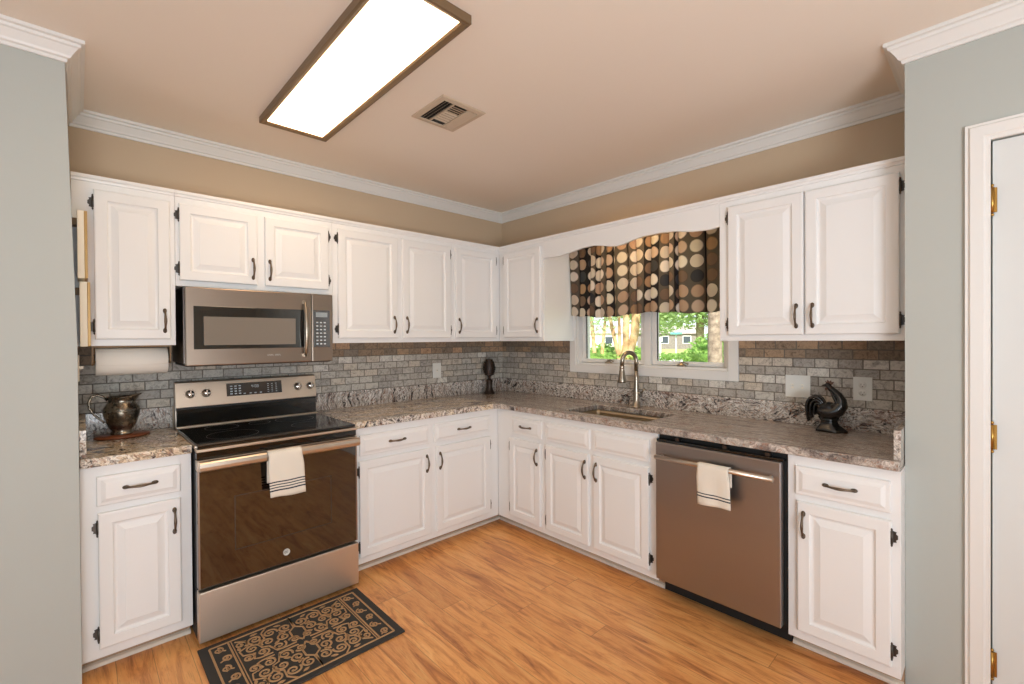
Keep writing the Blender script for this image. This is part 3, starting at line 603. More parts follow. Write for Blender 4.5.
# control fascia below the cooktop, cooktop and backguard
MB().box((-W, -.690, .853), (W, -.657, .884), bev=.003).build('front_fascia', 'blackglass', t)
b = MB(); b.box((-W-.003, -.706, .886), (W+.003, -.655, .900), bev=.004); b.box((-W-.003, -.655, .896), (W+.003, -.115, .910), bev=.003); b.build('cooktop_rim', 'steelx', t)
ct = MB().box((-W+.004, -.690, .902), (W-.004, -.118, .9165), bev=.003).build('cooktop', 'blackglass', t)
for (cx_, cy_, r_) in ((-.19, -.50, .115), (.19, -.50, .095), (-.19, -.25, .080), (.19, -.25, .105), (0, -.24, .055)):
    b = MB(); b.lathe([(r_-.0012, .9163), (r_-.0012, .9170), (r_, .9170), (r_, .9163)], (cx_, cy_, 0), 40); b.build('burner_ring', mat('burner_print', (74, 72, 70), .4) if 'bp' not in M else M['bp'], ct)
b = MB(); b.poly([(-.028, .90), (-.028, 1.160), (-.060, 1.165), (-.072, 1.158), (-.098, 1.026), (-.088, 1.020), (-.088, .90)], -W, W, 0); bg_ = b.build('backguard', 'steelx', t)
MB().box((-W+.002, -.094, .912), (W-.002, -.0885, 1.012)).build('riser_panel', 'blackglass', t)
MB().box((-W, -.116, .912), (W, -.088, .922), bev=.002).build('riser_lip', 'steelx', t)
MB().box((-W+.001, -.0915, 1.008), (W-.001, -.0865, 1.022)).build('riser_shadow_strip', 'gap', t)
# sloping control face: helper frame
fn = Vector((0, -.132, .026)).normalized(); fu_ = Vector((0, .026, .132)).normalized()   # outward normal (approx) and up-slope
def onface(x, s, h=0):   # s = height along slope from the bottom edge
    p = Vector((x, -.098, 1.026))+fu_*s+fn*h; return p
def facebox(b, x0, s0, x1, s1, h):
    ps = [onface(x0, s0, -.001), onface(x1, s0, -.001), onface(x1, s1, -.001), onface(x0, s1, -.001)]; qs = [onface(x0, s0, h), onface(x1, s0, h), onface(x1, s1, h), onface(x0, s1, h)]
    b.loft([ps, qs], smooth=False)
b = MB(); facebox(b, -.133, .042, .168, .117, .0015); ds = b.build('display', 'blackglass', bg_)
b = MB(); facebox(b, -.138, .037, -.133, .122, .0022); facebox(b, .168, .037, .173, .122, .0022); facebox(b, -.133, .117, .168, .121, .0022); facebox(b, -.133, .038, .168, .042, .0022); b.build('display_bezel', 'steelx', bg_)
b = MB(); rnd = random.Random(4)
for cx_ in (-.108, -.086, -.064): 
    for k in range(4): facebox(b, cx_-.006, .052+.015*k, cx_+.006, .058+.015*k, .0022)
for cx_ in (-.040, -.008, .018, .048): facebox(b, cx_-.006, .050, cx_+.006, .055, .0022)
for cx_ in (.090, .112, .136):
    for k in range(5): facebox(b, cx_-.004, .052+.012*k, cx_+.004, .055+.012*k, .0022)
# clock digits 4:08
def digit(b, x, s, segs, w=.009, h=.016):
    t_ = .0016
    S = {'a': (x, s+h-t_, x+w, s+h), 'g': (x, s+h/2-t_/2, x+w, s+h/2+t_/2), 'd': (x, s, x+w, s+t_), 'f': (x, s+h/2, x+t_, s+h), 'b': (x+w-t_, s+h/2, x+w, s+h), 'e': (x, s, x+t_, s+h/2), 'c': (x+w-t_, s, x+w, s+h/2)}
    for k in segs: facebox(b, *S[k], .0024)
digit(b, -.002, .085, 'fgbc'); facebox(b, .0105, .089, .0125, .091, .0024); facebox(b, .0105, .096, .0125, .098, .0024); digit(b, .016, .085, 'abcdef'); digit(b, .028, .085, 'abcdefg')
b.build('display_marks', 'led', bg_)
for x_ in (-.310, -.233, .264, .342):
    c = onface(x_, .071, 0); rot = Vector((0, 0, 1)).rotation_difference(fn).to_matrix().to_4x4(); tb = MB()
    tb.lathe([(.023, 0), (.023, .003), (.019, .005), (.0185, .020), (.016, .024), (.001, .025)], n=28); tb.box((-.0035, -.018, .020), (.0035, .018, .031), bev=.0015)
    bmesh.ops.transform(tb.bm, matrix=Matrix.Translation(c) @ rot, verts=tb.bm.verts); tb.build('knob', 'chrome', bg_)
    tb = MB()
    for k in range(9):
        a = R(210-30*k); tb.box((.0285*math.cos(a)-.0012, .0285*math.sin(a)-.0012, 0), (.0285*math.cos(a)+.0012, .0285*math.sin(a)+.0012, .0008))
    bmesh.ops.transform(tb.bm, matrix=Matrix.Translation(c) @ rot, verts=tb.bm.verts); tb.build('dial_marks', 'slot', bg_)

# ------------------------------------------------------------------ microwave
t = thing('microwave', 'over the range stainless microwave with curved door handle', 'microwave', (-2.1365, 0, 1.267)); W = .3665; MH = .397
b = MB(); b.box((-W-.004, -.385, .012), (W+.004, -.002, MH+.002)); b.build('case', 'steeldark', t)
b = MB(); b.box((-W+.006, -.40, -.004), (W-.006, -.03, .0115), bev=.003)
for k in range(2): b.box((-.25+.3*k, -.34, -.0055), (-.05+.3*k, -.20, -.0035))
b.build('underside_grille', 'gap', t)
XD = .2445
d = MB().box((-W, -.420, 0), (XD-.001, -.386, MH), bev=.005).build('door', 'steelm', t)
MB().box((-.333, -.4225, .084), (.212, -.4195, .302), bev=.001).build('window', 'mwglass', d)
MB().box((-.290, -.4238, .104), (.152, -.4222, .250)).build('window_mesh', 'mwinner', d)
b = MB(); pts = [(.200-.0*i, -.440-.022*math.sin(math.pi*i/12), .035+.315*i/12) for i in range(13)]; b.tube(pts, [.007+.006*math.sin(math.pi*i/12)**.5 for i in range(13)], 10)
b.box((.192, -.445, .030), (.208, -.419, .050), bev=.002); b.box((.192, -.445, .336), (.208, -.419, .356), bev=.002); b.build('handle', 'nickel', d)
def glyphs(b, text, x, z, h, y, w=None):
    F = {'G': 'afedcg', 'E': 'afged', 'P': 'abfge'}
    w = w or h*.62; t_ = h*.2
    for ch in text:
        if ch != ' ':
            S = {'a': (x, z+h-t_, x+w, z+h), 'g': (x, z+h/2-t_/2, x+w, z+h/2+t_/2), 'd': (x, z, x+w, z+t_), 'f': (x, z+h/2, x+t_, z+h), 'b': (x+w-t_, z+h/2, x+w, z+h), 'e': (x, z, x+t_, z+h/2), 'c': (x+w-t_, z, x+w, z+h/2)}
            for k in F.get(ch, 'adefbc'):
                q = S[k]; b.box((q[0], y-.0008, q[1]), (q[2], y+.0004, q[3]))
        x += w*1.35
# the lettering under the window is too small to read in the photograph: two short pale blocks of strokes
b = MB()
for i in range(11):
    if i in (5,): continue
    x_ = .005+i*.0062
    b.box((x_, -.4210, .042), (x_+.0016, -.4197, .050)); b.box((x_+.0016, -.4210, .0485 if i % 2 else .042), (x_+.0045, -.4197, .050 if i % 2 else .0435))
b.build('lettering', 'lettering', d)
cpn = MB().box((XD+.001, -.418, 0), (W, -.386, MH), bev=.004).build('control_panel', 'steelm', t)
MB().box((XD+.010, -.4205, .084), (W-.018, -.4175, .303), bev=.001).build('keypad', 'mwglass', cpn)
MB().box((XD+.022, -.4218, .262), (W-.032, -.4203, .290)).build('clock_display', mat('lcd', (150, 160, 165), .4), cpn)
b = MB()
for i in range(3):
    for k in range(7): b.box((XD+.024+.022*i, -.4216, .100+.021*k), (XD+.036+.022*i, -.4203, .108+.021*k), bev=.001, seg=1)
b.build('buttons', 'led', cpn)

# ------------------------------------------------------------------ dishwasher
t = thing('dishwasher', 'stainless dishwasher with bar handle between the sink and drawer cabinet', 'dishwasher', (0, 0, 0), WR); A, B_ = 1.922, 2.541
b = MB(); b.box((A, -.60, .10), (B_, -.03, .868)); b.build('tub', 'gap', t)
b = MB(); b.box((A+.004, -.640, .838), (B_-.004, -.605, .853), bev=.002); b.build('control_strip', 'blackglass', t)
b = MB()
for s_ in (2.03, 2.27, 2.46): MB().box((s_, -.635, .855), (s_+.02, -.60, .870)).build('mounting_tab', 'steeldark', t)
d = MB().box((A+.008, -.658, .108), (B_-.011, -.612, .840), bev=.004).build('door', 'steeld', t)
b = MB(); b.tube([(A+.03, -.703, .771), (B_-.028, -.703, .771)], .0115, 14)
for s_ in (A+.05, B_-.048): b.tube([(s_, -.657, .771), (s_, -.703, .771)], .008, 10)
b.build('handle', 'steelx', d)
MB().box((A, -.545, .004), (B_, -.52, .098)).build('toe_panel', 'gap', t)

# ------------------------------------------------------------------ dish towels
def towel(name, label, x0, x1, ybar, zbar, rb, zf, zb, m, rz=0, seed=1):
    """cloth folded over a bar: front drop to zf, back drop to zb; u across, v = height above the front hem"""
    t = bpy.data.meshes.new(name); rnd = random.Random(seed); bm = bmesh.new(); uvl = bm.loops.layers.uv.new('uv'); n = 14
    path = []
    for i in range(15): path.append((-rb-.002-.004*(1-i/14), zf+(zbar-zf)*i/14))
    for i in range(1, 8): a = math.pi-math.pi*i/8; path.append(((rb+.002)*math.cos(a), zbar+(rb+.002)*math.sin(a)))
    for i in range(11): path.append((rb+.002, zbar-(zbar-zb)*i/10))
    V = []; L = 0; Ls = []
    for k, (dy, z) in enumerate(path):
        if k: L += math.hypot(dy-path[k-1][0], z-path[k-1][1])
        Ls.append(L); row = []
        for i in range(n+1):
            u = i/n; wig = .0035*math.sin(u*9+seed+z*6)*min(1, abs(z-zbar)*9) if dy < 0 else 0
            squeeze = .012*(1-min(1, abs(z-zbar)/.05)) if dy < 0 else .012
            x = x0+squeeze*.5+(x1-x0-squeeze)*u+(.010*(zbar-z)/.2 if dy < 0 else .004)
            row.append(bm.verts.new((x, ybar+dy+(wig-.002 if dy < 0 else 0), z+(.004*math.sin(u*3.1+seed) if k == 0 else 0))))
        V.append(row)
    for k in range(len(V)-1):
        for i in range(n):
            f = bm.faces.new((V[k][i], V[k][i+1], V[k+1][i+1], V[k+1][i])); f.smooth = True
            for lp, (a, c) in zip(f.loops, ((i, k), (i+1, k), (i+1, k+1), (i, k+1))): lp[uvl].uv = (a/n, Ls[c])
    bm.to_mesh(t); bm.free(); t.materials.append(M[m]); o = bpy.data.objects.new(name, t); COL.objects.link(o); o.rotation_euler = (0, 0, rz)
    s = o.modifiers.new('thick', 'SOLIDIFY'); s.thickness = .003; s.offset = 1; tag(o, label, 'towel'); return o
towel('dish_towel', 'white dish towel with four dark stripes hanging from the range handle', -2.232, -2.066, -.739, .828, .0215, .628, .69, 'towel4', seed=2)
towel('dish_towel', 'white dish towel with two thin stripes hanging on the dishwasher handle', 2.180, 2.336, -.703, .771, .0135, .594, .69, 'towel2', WR, seed=5)

# ------------------------------------------------------------------ worktop objects
t = thing('paper_towel_holder', 'brown paper towel holder fixed beneath the tall narrow wall cabinet', 'holder', (-2.692, -.20, 1.373))
for x_ in (-.152, .148):
    b = MB(); b.poly([(-.022, 0), (.022, 0), (.018, -.05), (.014, -.085), (0, -.095), (-.014, -.085), (-.018, -.05)], x_, x_+.007, 0); b.build('bracket', 'cork', t)
MB().box((-.152, -.022, -.009), (.155, .022, -.0005)).build('mounting_rail', 'cork', t)
MB().tube([(-.145, 0, -.078), (.148, 0, -.078)], .007, 10).build('dowel', 'cork', t)
b = MB(); b.lathe([(.0085, -.138), (.0655, -.138), (.067, -.136), (.067, .136), (.0655, .138), (.0085, .138)], (-2.692, -.20, 1.295), 40, axis='X'); 
# hanging loose sheet edge
b.tube([(-2.83, -.264, 1.28), (-2.554, -.264, 1.28)], .0022, 6)
tag(b.build('paper_towel_roll', 'paper'), 'white paper towel roll hanging under the tall narrow wall cabinet', 'paper towel')
t = tag(MB().lathe([(.001, 0), (.098, 0), (.108, .004), (.110, .009), (.105, .014), (.001, .015)], (0, 0, 0), 40, sx=1.0, sy=.72).build('wooden_trivet', 'walnut'), 'flat oval brown wooden board under the silver pitcher', 'trivet')
t.location = (-2.732, -.165, CZ1+.0003)
t = thing('pitcher', 'tarnished silver water pitcher on an oval wooden board', 'pitcher', (-2.733, -.150, CZ1+.0156), R(0))
b = MB(); prf = [(.001, 0), (.052, 0), (.055, .004), (.050, .010), (.044, .016), (.058, .030), (.072, .055), (.082, .085), (.086, .110), (.083, .128), (.074, .140), (.066, .150), (.062, .160), (.064, .172), (.070, .180), (.0705, .182), (.066, .181), (.060, .165), (.056, .150), (.001, .145)]
b.lathe(prf, n=40)
for v in b.bm.verts:
    if v.co.z > .150:
        r_ = math.hypot(v.co.x, v.co.y)
        if r_ > .01:
            a = math.atan2(v.co.y, v.co.x); k = max(0, math.cos(a-R(-12)))**3*((v.co.z-.150)/.032); v.co.x += .030*k*math.cos(a); v.co.y += .030*k*math.sin(a); v.co.z += .014*k
            k2 = max(0, math.cos(a-R(168)))**2*((v.co.z-.150)/.032); v.co.z += .002*k2
bmesh.ops.scale(b.bm, vec=(.84, .84, 1.03), verts=b.bm.verts); b.build('body', 'pewter', t)
b = MB(); hp = [(-.062, 0, .166), (-.080, 0, .184), (-.104, 0, .196), (-.128, 0, .190), (-.140, 0, .165), (-.138, 0, .135), (-.122, 0, .108), (-.102, 0, .085), (-.084, 0, .070), (-.076, 0, .060)]
b.tube(hp, [.007, .008, .008, .008, .009, .009, .008, .007, .006, .006], 10, flat=.8); bmesh.ops.scale(b.bm, vec=(.87, .84, 1.03), verts=b.bm.verts); b.build('handle', 'pewter', t)
MB().lathe([(.0724, .111), (.0740, .114), (.0740, .117), (.0722, .120)], n=40).build('body_band', 'pewter', t)
t = thing('finial', 'dark brown artichoke finial on a turned pedestal in the corner', 'figurine', (-.275, -.125, CZ1+.0003))
b = MB(); b.lathe([(.001, 0), (.050, 0), (.050, .008), (.042, .016), (.034, .030), (.032, .045), (.026, .062), (.027, .10), (.031, .112), (.028, .120), (.014, .128), (.011, .140), (.016, .150), (.020, .153)], n=28); b.build('pedestal', 'finialb', t)
b = MB(); b.lathe([(.018, .150), (.036, .162), (.050, .185), (.056, .212), (.052, .245), (.040, .276), (.022, .297), (.001, .305)], n=32)
for k in range(7):
    z_ = .165+.020*k; r_ = [.040, .050, .0555, .0555, .051, .042, .029][k]; n_ = 12
    for i in range(n_):
        a = 2*math.pi*(i+.5*(k % 2))/n_; c_ = Vector((r_*math.cos(a), r_*math.sin(a), z_)); tn = Vector((-math.sin(a), math.cos(a), 0)); o_ = Vector((math.cos(a), math.sin(a), 0)); ww = r_*.27
        p = [c_-tn*ww, c_+o_*.006+Vector((0, 0, -.004)), c_+tn*ww, c_+o_*.0035+Vector((0, 0, .022))]
        vs = [b.bm.verts.new(q) for q in p]; ctr = b.bm.verts.new(c_+o_*.009+Vector((0, 0, .006)))
        for i2 in range(4): f = b.bm.faces.new((vs[i2], vs[(i2+1) % 4], ctr)); f.smooth = True
bmesh.ops.scale(b.bm, vec=(.87, .87, 1), verts=b.bm.verts); b.build('artichoke', 'finialb', t)

# rooster figurine. local x to the right as seen from the room, -y towards the room
t = thing('rooster_figurine', 'glossy black rooster figurine standing before the wall outlets', 'figurine', (-.142, -2.600, CZ1+.0003), WR)
b = MB(); rings = []
for sx_, sy_, z_, ox in ((.066, .044, 0, .008), (.064, .042, .010, .008), (.052, .036, .024, .004), (.038, .026, .038, .000), (.034, .024, .054, -.002), (.044, .030, .074, -.004)):
    rings.append([(ox+sx_*math.cos(a)*(1+.10*math.cos(5*a)), sy_*math.sin(a)*(1+.08*math.sin(4*a)), z_) for a in [2*math.pi*i/22 for i in range(22)]])
b.loft(rings); b.tube([(-.010, -.010, .04), (-.008, -.010, .085)], [.012, .016], 8); b.tube([(.012, .010, .04), (.014, .010, .085)], [.012, .016], 8); b.build('base', 'rooster', t)
b = MB()   # one continuous body: rump, belly, chest, neck arched back, head
P_ = [(-.046, 0, .120), (-.036, 0, .110), (-.016, 0, .098), (.010, 0, .098), (.034, 0, .112), (.050, 0, .136), (.050, 0, .160), (.038, 0, .184), (.020, 0, .204), (.004, 0, .220), (-.004, 0, .234), (-.008, 0, .244)]
Rr = [.018, .038, .048, .050, .045, .038, .031, .025, .020, .017, .0150, .009]
b.tube(P_, Rr, 18, flat=.8)
b.lathe([(.001, -.010), (.010, -.006), (.0135, 0), (.010, .008), (.001, .013)], (-.004, 0, .232), 14, sx=1.2); body = b.build('body', 'rooster', t)
b = MB()
for k in range(9):   # neck hackle feathers
    a = R(-160+40*k); x_ = .022+.010*math.cos(a); pts = []
    for i in range(5): u = i/4; pts.append((.006+u*.036, (.012+.018*u)*math.sin(a), .212-.072*u+(.012+.012*u)*math.cos(a)*.4))
    b.tube(pts, [.003, .005, .006, .005, .001], 6)
b.build('hackle', 'rooster', t)
for sd_ in (-1, 1):
    b = MB(); b.loft([[(-.045+.02*i/6*0+.085*u, sd_*(.030+.010*math.sin(math.pi*u)+.003*((j % 2))), .092+.050*j/5*math.sin(math.pi*min(1, .15+u*.8))+.008*u) for u in [i/8 for i in range(9)]] for j in range(6)], closed=False, caps=False)
    b.build('wing', 'rooster', t)
b = MB()
for k in range(15):  # sickle tail feathers in a full drooping plume
    ring_ = k % 3; sp_ = (k//3-2)*.0075; A = .017+.0115*ring_; B2 = .028+.015*ring_; pts = []
    for i in range(10):
        a = R(5+215*i/9); pts.append((-.034-.006*ring_+A*math.cos(a)-.010, sp_*(1+.5*i/9), .112+B2*math.sin(a)*(1.05 if math.sin(a) > 0 else 1.9)))
    b.tube(pts, [.012, .014, .015, .015, .014, .013, .012, .010, .007, .002], 8, flat=.6)
b.build('tail', 'rooster', t)
b = MB(); b.poly([(-.012, .242), (-.016, .254), (-.008, .249), (-.005, .260), (.002, .251), (.009, .259), (.012, .249), (.022, .252), (.016, .238), (.008, .232), (-.002, .240)], -.003, .003, 1)
b.lathe([(.001, -.009), (.006, -.004), (.005, .002), (.001, .005)], (-.012, -.003, .216), 10); b.build('comb', 'roostcomb', t)
b = MB(); b.tube([(-.014, 0, .233), (-.024, 0, .231), (-.033, 0, .227)], [.006, .004, .0006], 8); b.build('beak', 'rooster', t)

# ------------------------------------------------------------------ wall plates
def plate(label, x, z, w_, h_, rz, kinds, yo=-.0093):
    t = thing('wall_plate', label, 'wall plate', (0, 0, 0), rz)
    MB().box((x-w_/2, yo-.005, z-h_/2), (x+w_/2, yo, z+h_/2), bev=.002).build('plate', 'white_plastic', t)
    for (dx, kind) in kinds:
        cx_ = x+dx
        if kind == 'toggle':
            b = MB(); b.box((cx_-.005, yo-.0056, z-.012), (cx_+.005, yo-.0048, z+.012)); b.build('slot', 'frame_white', t)
            b = MB(); b.box((cx_-.0035, yo-.016, z-.002), (cx_+.0035, yo-.005, z+.007), bev=.001); b.build('toggle', 'white_plastic', t)
        elif kind == 'duplex':
            for dz in (-.020, .020):
                o = MB().lathe([(.001, 0), (.0165, 0), (.0165, -.0015), (.001, -.0015)], (cx_, yo-.0045, z+dz), 24, axis='Y').build('socket', 'white_plastic', t)
                b = MB(); b.box((cx_-.007, yo-.0064, z+dz-.002), (cx_-.0055, yo-.0059, z+dz+.007)); b.box((cx_+.0055, yo-.0064, z+dz-.001), (cx_+.007, yo-.0059, z+dz+.006)); b.box((cx_-.002, yo-.0064, z+dz-.010), (cx_+.002, yo-.0059, z+dz-.006)); b.build('slots', 'hinge', o)
        b = MB()
    return t
plate('white double wall plate left of the rooster figurine', 2.428, 1.120, .120, .122, WR, [(-.025, 'toggle'), (.023, 'toggle')])
plate('white electrical outlet plate right of the rooster figurine', 2.716, 1.127, .078, .119, WR, [(0, 'duplex')])
plate('white wall plate on the range wall tile near the corner', -.745, 1.136, .080, .122, 0, [(0, 'toggle')])
# switch on the left side wall (faces +x)
t = thing('light_switch', 'beige light switch plate on the left side wall below the frames', 'light switch', (XL, -.36, 1.275))
MB().box((0, -.035, -.058), (.005, .035, .058), bev=.002).build('plate', 'frame_white', t); MB().box((.005, -.004, -.004), (.018, .004, .008), bev=.001).build('toggle', 'white_plastic', t)

# frames hanging on the left side wall, seen almost edge on
for (lab, y0, y1, z0_, z1_, dp, xo) in (('white and gold picture frame hanging upper on the left side wall', -.52, -.30, 1.662, 1.950, .032, .003), ('white and gold picture frame hanging lower on the left side wall', -.50, -.27, 1.372, 1.650, .034, .008)):
    t = thing('picture_frame', lab, 'picture frame', (XL+.0005+xo, 0, 0)); fw = .022
    def ring(x0, x1, ins, w2):
        b = MB(); a0, a1, c0, c1 = y0+ins, y1-ins, z0_+ins, z1_-ins
        for a, c in (((x0, a0, c0), (x1, a0+w2, c1)), ((x0, a1-w2, c0), (x1, a1, c1)), ((x0, a0+w2, c0), (x1, a1-w2, c0+w2)), ((x0, a0+w2, c1-w2), (x1, a1-w2, c1))): b.box(a, c, bev=.0015)
        return b
    ring(0, dp-.010, 0, fw).build('frame', 'frame_white', t); ring(dp-.0098, dp, .001, fw-.002).build('gold_edge', 'frame_gold', t)
    MB().box((-.022, (y0+y1)/2-.03, z1_-.05), (.0028, (y0+y1)/2+.03, z1_-.02)).build('hanger', 'cork', t)
    MB().box((.003, y0+fw-.002, z0_+fw-.002), (.008, y1-fw+.002, z1_-fw+.002)).build('picture', 'tan', t)

# ------------------------------------------------------------------ window curtain
def curtain():
    bm = bmesh.new(); uvl = bm.loops.layers.uv.new('uv'); nv = 30; s0, s1, zt = .874, 2.135, 2.075
    rnd = random.Random(7); P = []; x = s0; tg = []      # plan of the gathered cloth: front panels with the fabric tucked back between them
    while x < s1-.03:
        wd = rnd.choice((.05, .065, .085, .11, .14)) if x < 1.75 else rnd.choice((.10, .13, .17)); wd = min(wd, s1-x); tk = rnd.uniform(.012, .034); k = 9
        for i in range(k+1):
            u = i/k; P.append((x+wd*u, -.066-.020*math.sin(math.pi*u)**.8-.004*math.sin(math.pi*3*u), 0))
        if x+wd < s1-.03:
            P.append((x+wd+.001, -.058, 0)); P.append((x+wd-tk*.5, -.050, 1)); P.append((x+wd-tk, -.046, 1)); P.append((x+wd-tk*.5, -.042, 1)); P.append((x+wd+.0005, -.050, 0))
        x += wd
    U = [0]
    for a, c in zip(P, P[1:]): U.append(U[-1]+math.hypot(c[0]-a[0], c[1]-a[1]))
    V = []
    for j in range(nv+1):
        q = j/nv; row = []
        for (px, py, tk), u in zip(P, U):
            zb = 1.556+.010*math.sin(px*9)+.004*math.sin(px*37); z = zt+(zb-zt)*q
            row.append(bm.verts.new((px+.007*math.sin(q*2.4+px*13), py+.004*math.sin(px*120)*(1-q)**2-.006*math.sin(px*17+q*3)*q, z)))
        V.append(row)
    for j in range(nv):
        for i in range(len(P)-1):
            f = bm.faces.new((V[j][i], V[j][i+1], V[j+1][i+1], V[j+1][i])); f.smooth = True
            for lp, (a, c) in zip(f.loops, ((i, j), (i+1, j), (i+1, j+1), (i, j+1))): lp[uvl].uv = (U[a], .52-.52*c/nv)
    me = bpy.data.meshes.new('fabric'); bm.to_mesh(me); bm.free(); me.materials.append(M['fabric']); return me
t = thing('window_curtain', 'short dark curtain with cream and tan dots over the sink window', 'curtain', (0, 0, 0), WR)
o = bpy.data.objects.new('fabric', curtain()); COL.objects.link(o); o.parent = t
MB().tube([(.868, -.052, 2.085), (2.145, -.052, 2.085)], .008, 10).build('rod', 'bronze', t)

# ------------------------------------------------------------------ ceiling light and vent
t = thing('ceiling_light', 'long lit ceiling panel light in a dark bronze frame', 'ceiling light', (-2.027, -1.224, 0))
LX, LY, fz = .171, .665, .030
b = MB()
pr = [(0, 2.5499), (0, 2.518), (.010, 2.517), (.024, 2.522), (.030, 2.530), (.030, 2.5499)]
rings = []
for cx_, cy_ in ((-1, -1), (1, -1), (1, 1), (-1, 1), (-1, -1)): rings.append([(cx_*(LX-a), cy_*(LY-a), z) for a, z in pr])
b.loft(rings, smooth=False, caps=False); b.build('frame', 'fixture', t)
MB().box((-LX+.030, -LY+.030, 2.528), (LX-.030, LY-.030, 2.536)).build('diffuser', 'panel', t)
t = thing('ceiling_vent', 'square louvred air vent in the ceiling beside the light', 'vent', (-1.494, -1.242, 2.5504)); Vw = .132
b = MB(); rings = []
for cx_, cy_ in ((-1, -1), (1, -1), (1, 1), (-1, 1), (-1, -1)): rings.append([(cx_*(Vw-a), cy_*(Vw+.010-a), z) for a, z in ((0, -.0004), (0, -.004), (.004, -.007), (.028, -.010), (.030, -.008), (.030, -.0004))])
b.loft(rings, smooth=False, caps=False); b.build('frame', 'vent', t)
MB().box((-Vw+.028, -Vw+.02, -.003), (Vw-.028, Vw-.02, -.0006)).build('duct', 'gap', t)
b = MB(); iw = Vw-.031
def louv(b, p0, p1, nrm, tilt):
    p0, p1, nrm = Vector(p0), Vector(p1), Vector(nrm); a = nrm*.0085*tilt; dz = Vector((0, 0, -.0065))
    b.loft([[p0-a*.5+Vector((0, 0, -.0035)), p0+a*.5+Vector((0, 0, -.0035))+dz, p0+a*.5+Vector((0, 0, -.0045))+dz, p0-a*.5+Vector((0, 0, -.0045))], [p1-a*.5+Vector((0, 0, -.0035)), p1+a*.5+Vector((0, 0, -.0035))+dz, p1+a*.5+Vector((0, 0, -.0045))+dz, p1-a*.5+Vector((0, 0, -.0045))]], smooth=False)
for k in range(3): louv(b, (-iw+.012+.018*k, -iw-.008, 0), (-iw+.012+.018*k, iw+.008, 0), (1, 0, 0), -1)
for k in range(3): louv(b, (iw-.012-.018*k, -iw-.008, 0), (iw-.012-.018*k, iw+.008, 0), (1, 0, 0), 2.2)
for k in range(5): louv(b, (-iw+.062, -.01+.022*k-.01, 0), (iw-.062, -.01+.022*k-.01, 0), (0, 1, 0), .8)
for k in range(4): louv(b, (-iw+.062, -.035-.018*k, 0), (iw-.062, -.035-.018*k, 0), (0, 1, 0), -2.2)
b.box((-iw+.056, -iw-.008, -.011), (-iw+.060, iw+.008, -.003)); b.box((iw-.060, -iw-.008, -.011), (iw-.056, iw+.008, -.003)); b.build('louvres', 'vent', t)

# ------------------------------------------------------------------ floor mat
t = thing('door_mat', 'black rubber mat with tan scrollwork on the floor before the range', 'mat', (-2.145, -.985, 0)); MW, MD = .372, .262
MB().box((-MW, -MD, .0005), (MW, MD, .009), bev=.003).build('rubber_base', 'rubber', t)
b = MB(); Z0, Z1 = .0085, .0112
def ribbon(pts, w0=.005, w1=None):
    n = len(pts); pts = [Vector((p[0], p[1])) for p in pts]; w1 = w1 or w0; rings = []
    for i, p in enumerate(pts):
        d_ = (pts[min(i+1, n-1)]-pts[max(i-1, 0)])
        if d_.length < 1e-6: continue
        d_.normalize(); nn = Vector((-d_.y, d_.x)); ww = w0+(w1-w0)*i/(n-1); rings.append([(p.x+nn.x*ww, p.y+nn.y*ww, Z0), (p.x+nn.x*ww*.8, p.y+nn.y*ww*.8, Z1), (p.x-nn.x*ww*.8, p.y-nn.y*ww*.8, Z1), (p.x-nn.x*ww, p.y-nn.y*ww, Z0)])
    b.loft(rings, smooth=False)
def scroll(cx_, cy_, r, a0, turns, dirn, w=.0045, tail=None):
    pts = []; n = int(18*turns)
    for i in range(n+1):
        u = i/n; a = a0+dirn*2*math.pi*turns*u; q = r*(1-.80*u); pts.append((cx_+q*math.cos(a), cy_+q*math.sin(a)))
    if tail: pts = [tail]+pts
    ribbon(pts, w, w*.75); e = pts[-1]
    t_ = bmesh.new(); bmesh.ops.create_cone(t_, cap_ends=True, segments=10, radius1=w*1.5, radius2=w*1.3, depth=Z1-Z0); b.merge(t_, mtx=Matrix.Translation((e[0], e[1], (Z0+Z1)/2)))
bx, by = MW-.040, MD-.034
for (ix, iy, w_) in ((bx, by, .0045),):
    ribbon([(-ix, -iy), (ix, -iy)], w_); ribbon([(-ix, iy), (ix, iy)], w_); ribbon([(-ix, -iy), (-ix, iy)], w_); ribbon([(ix, -iy), (ix, iy)], w_)
ix = bx-.072
for s_ in (-1, 1): ribbon([(s_*ix, -by), (s_*ix, by)], .0038); ribbon([(s_*(ix-.011), -by), (s_*(ix-.011), by)], .0022)
# end borders: running scrolls
for s_ in (-1, 1):
    for k in range(6):
        yy = -by+.038+k*(2*by-.076)/5; dd_ = 1 if k % 2 else -1
        scroll(s_*(bx-.036)-.008*dd_, yy, .021, R(90*dd_), 1.35, dd_*s_, .0042)
        ribbon([(s_*(bx-.036)+.018*dd_, yy-.020), (s_*(bx-.036)+.005*dd_, yy-.012), (s_*(bx-.036)-.012*dd_, yy-.020)], .0035)
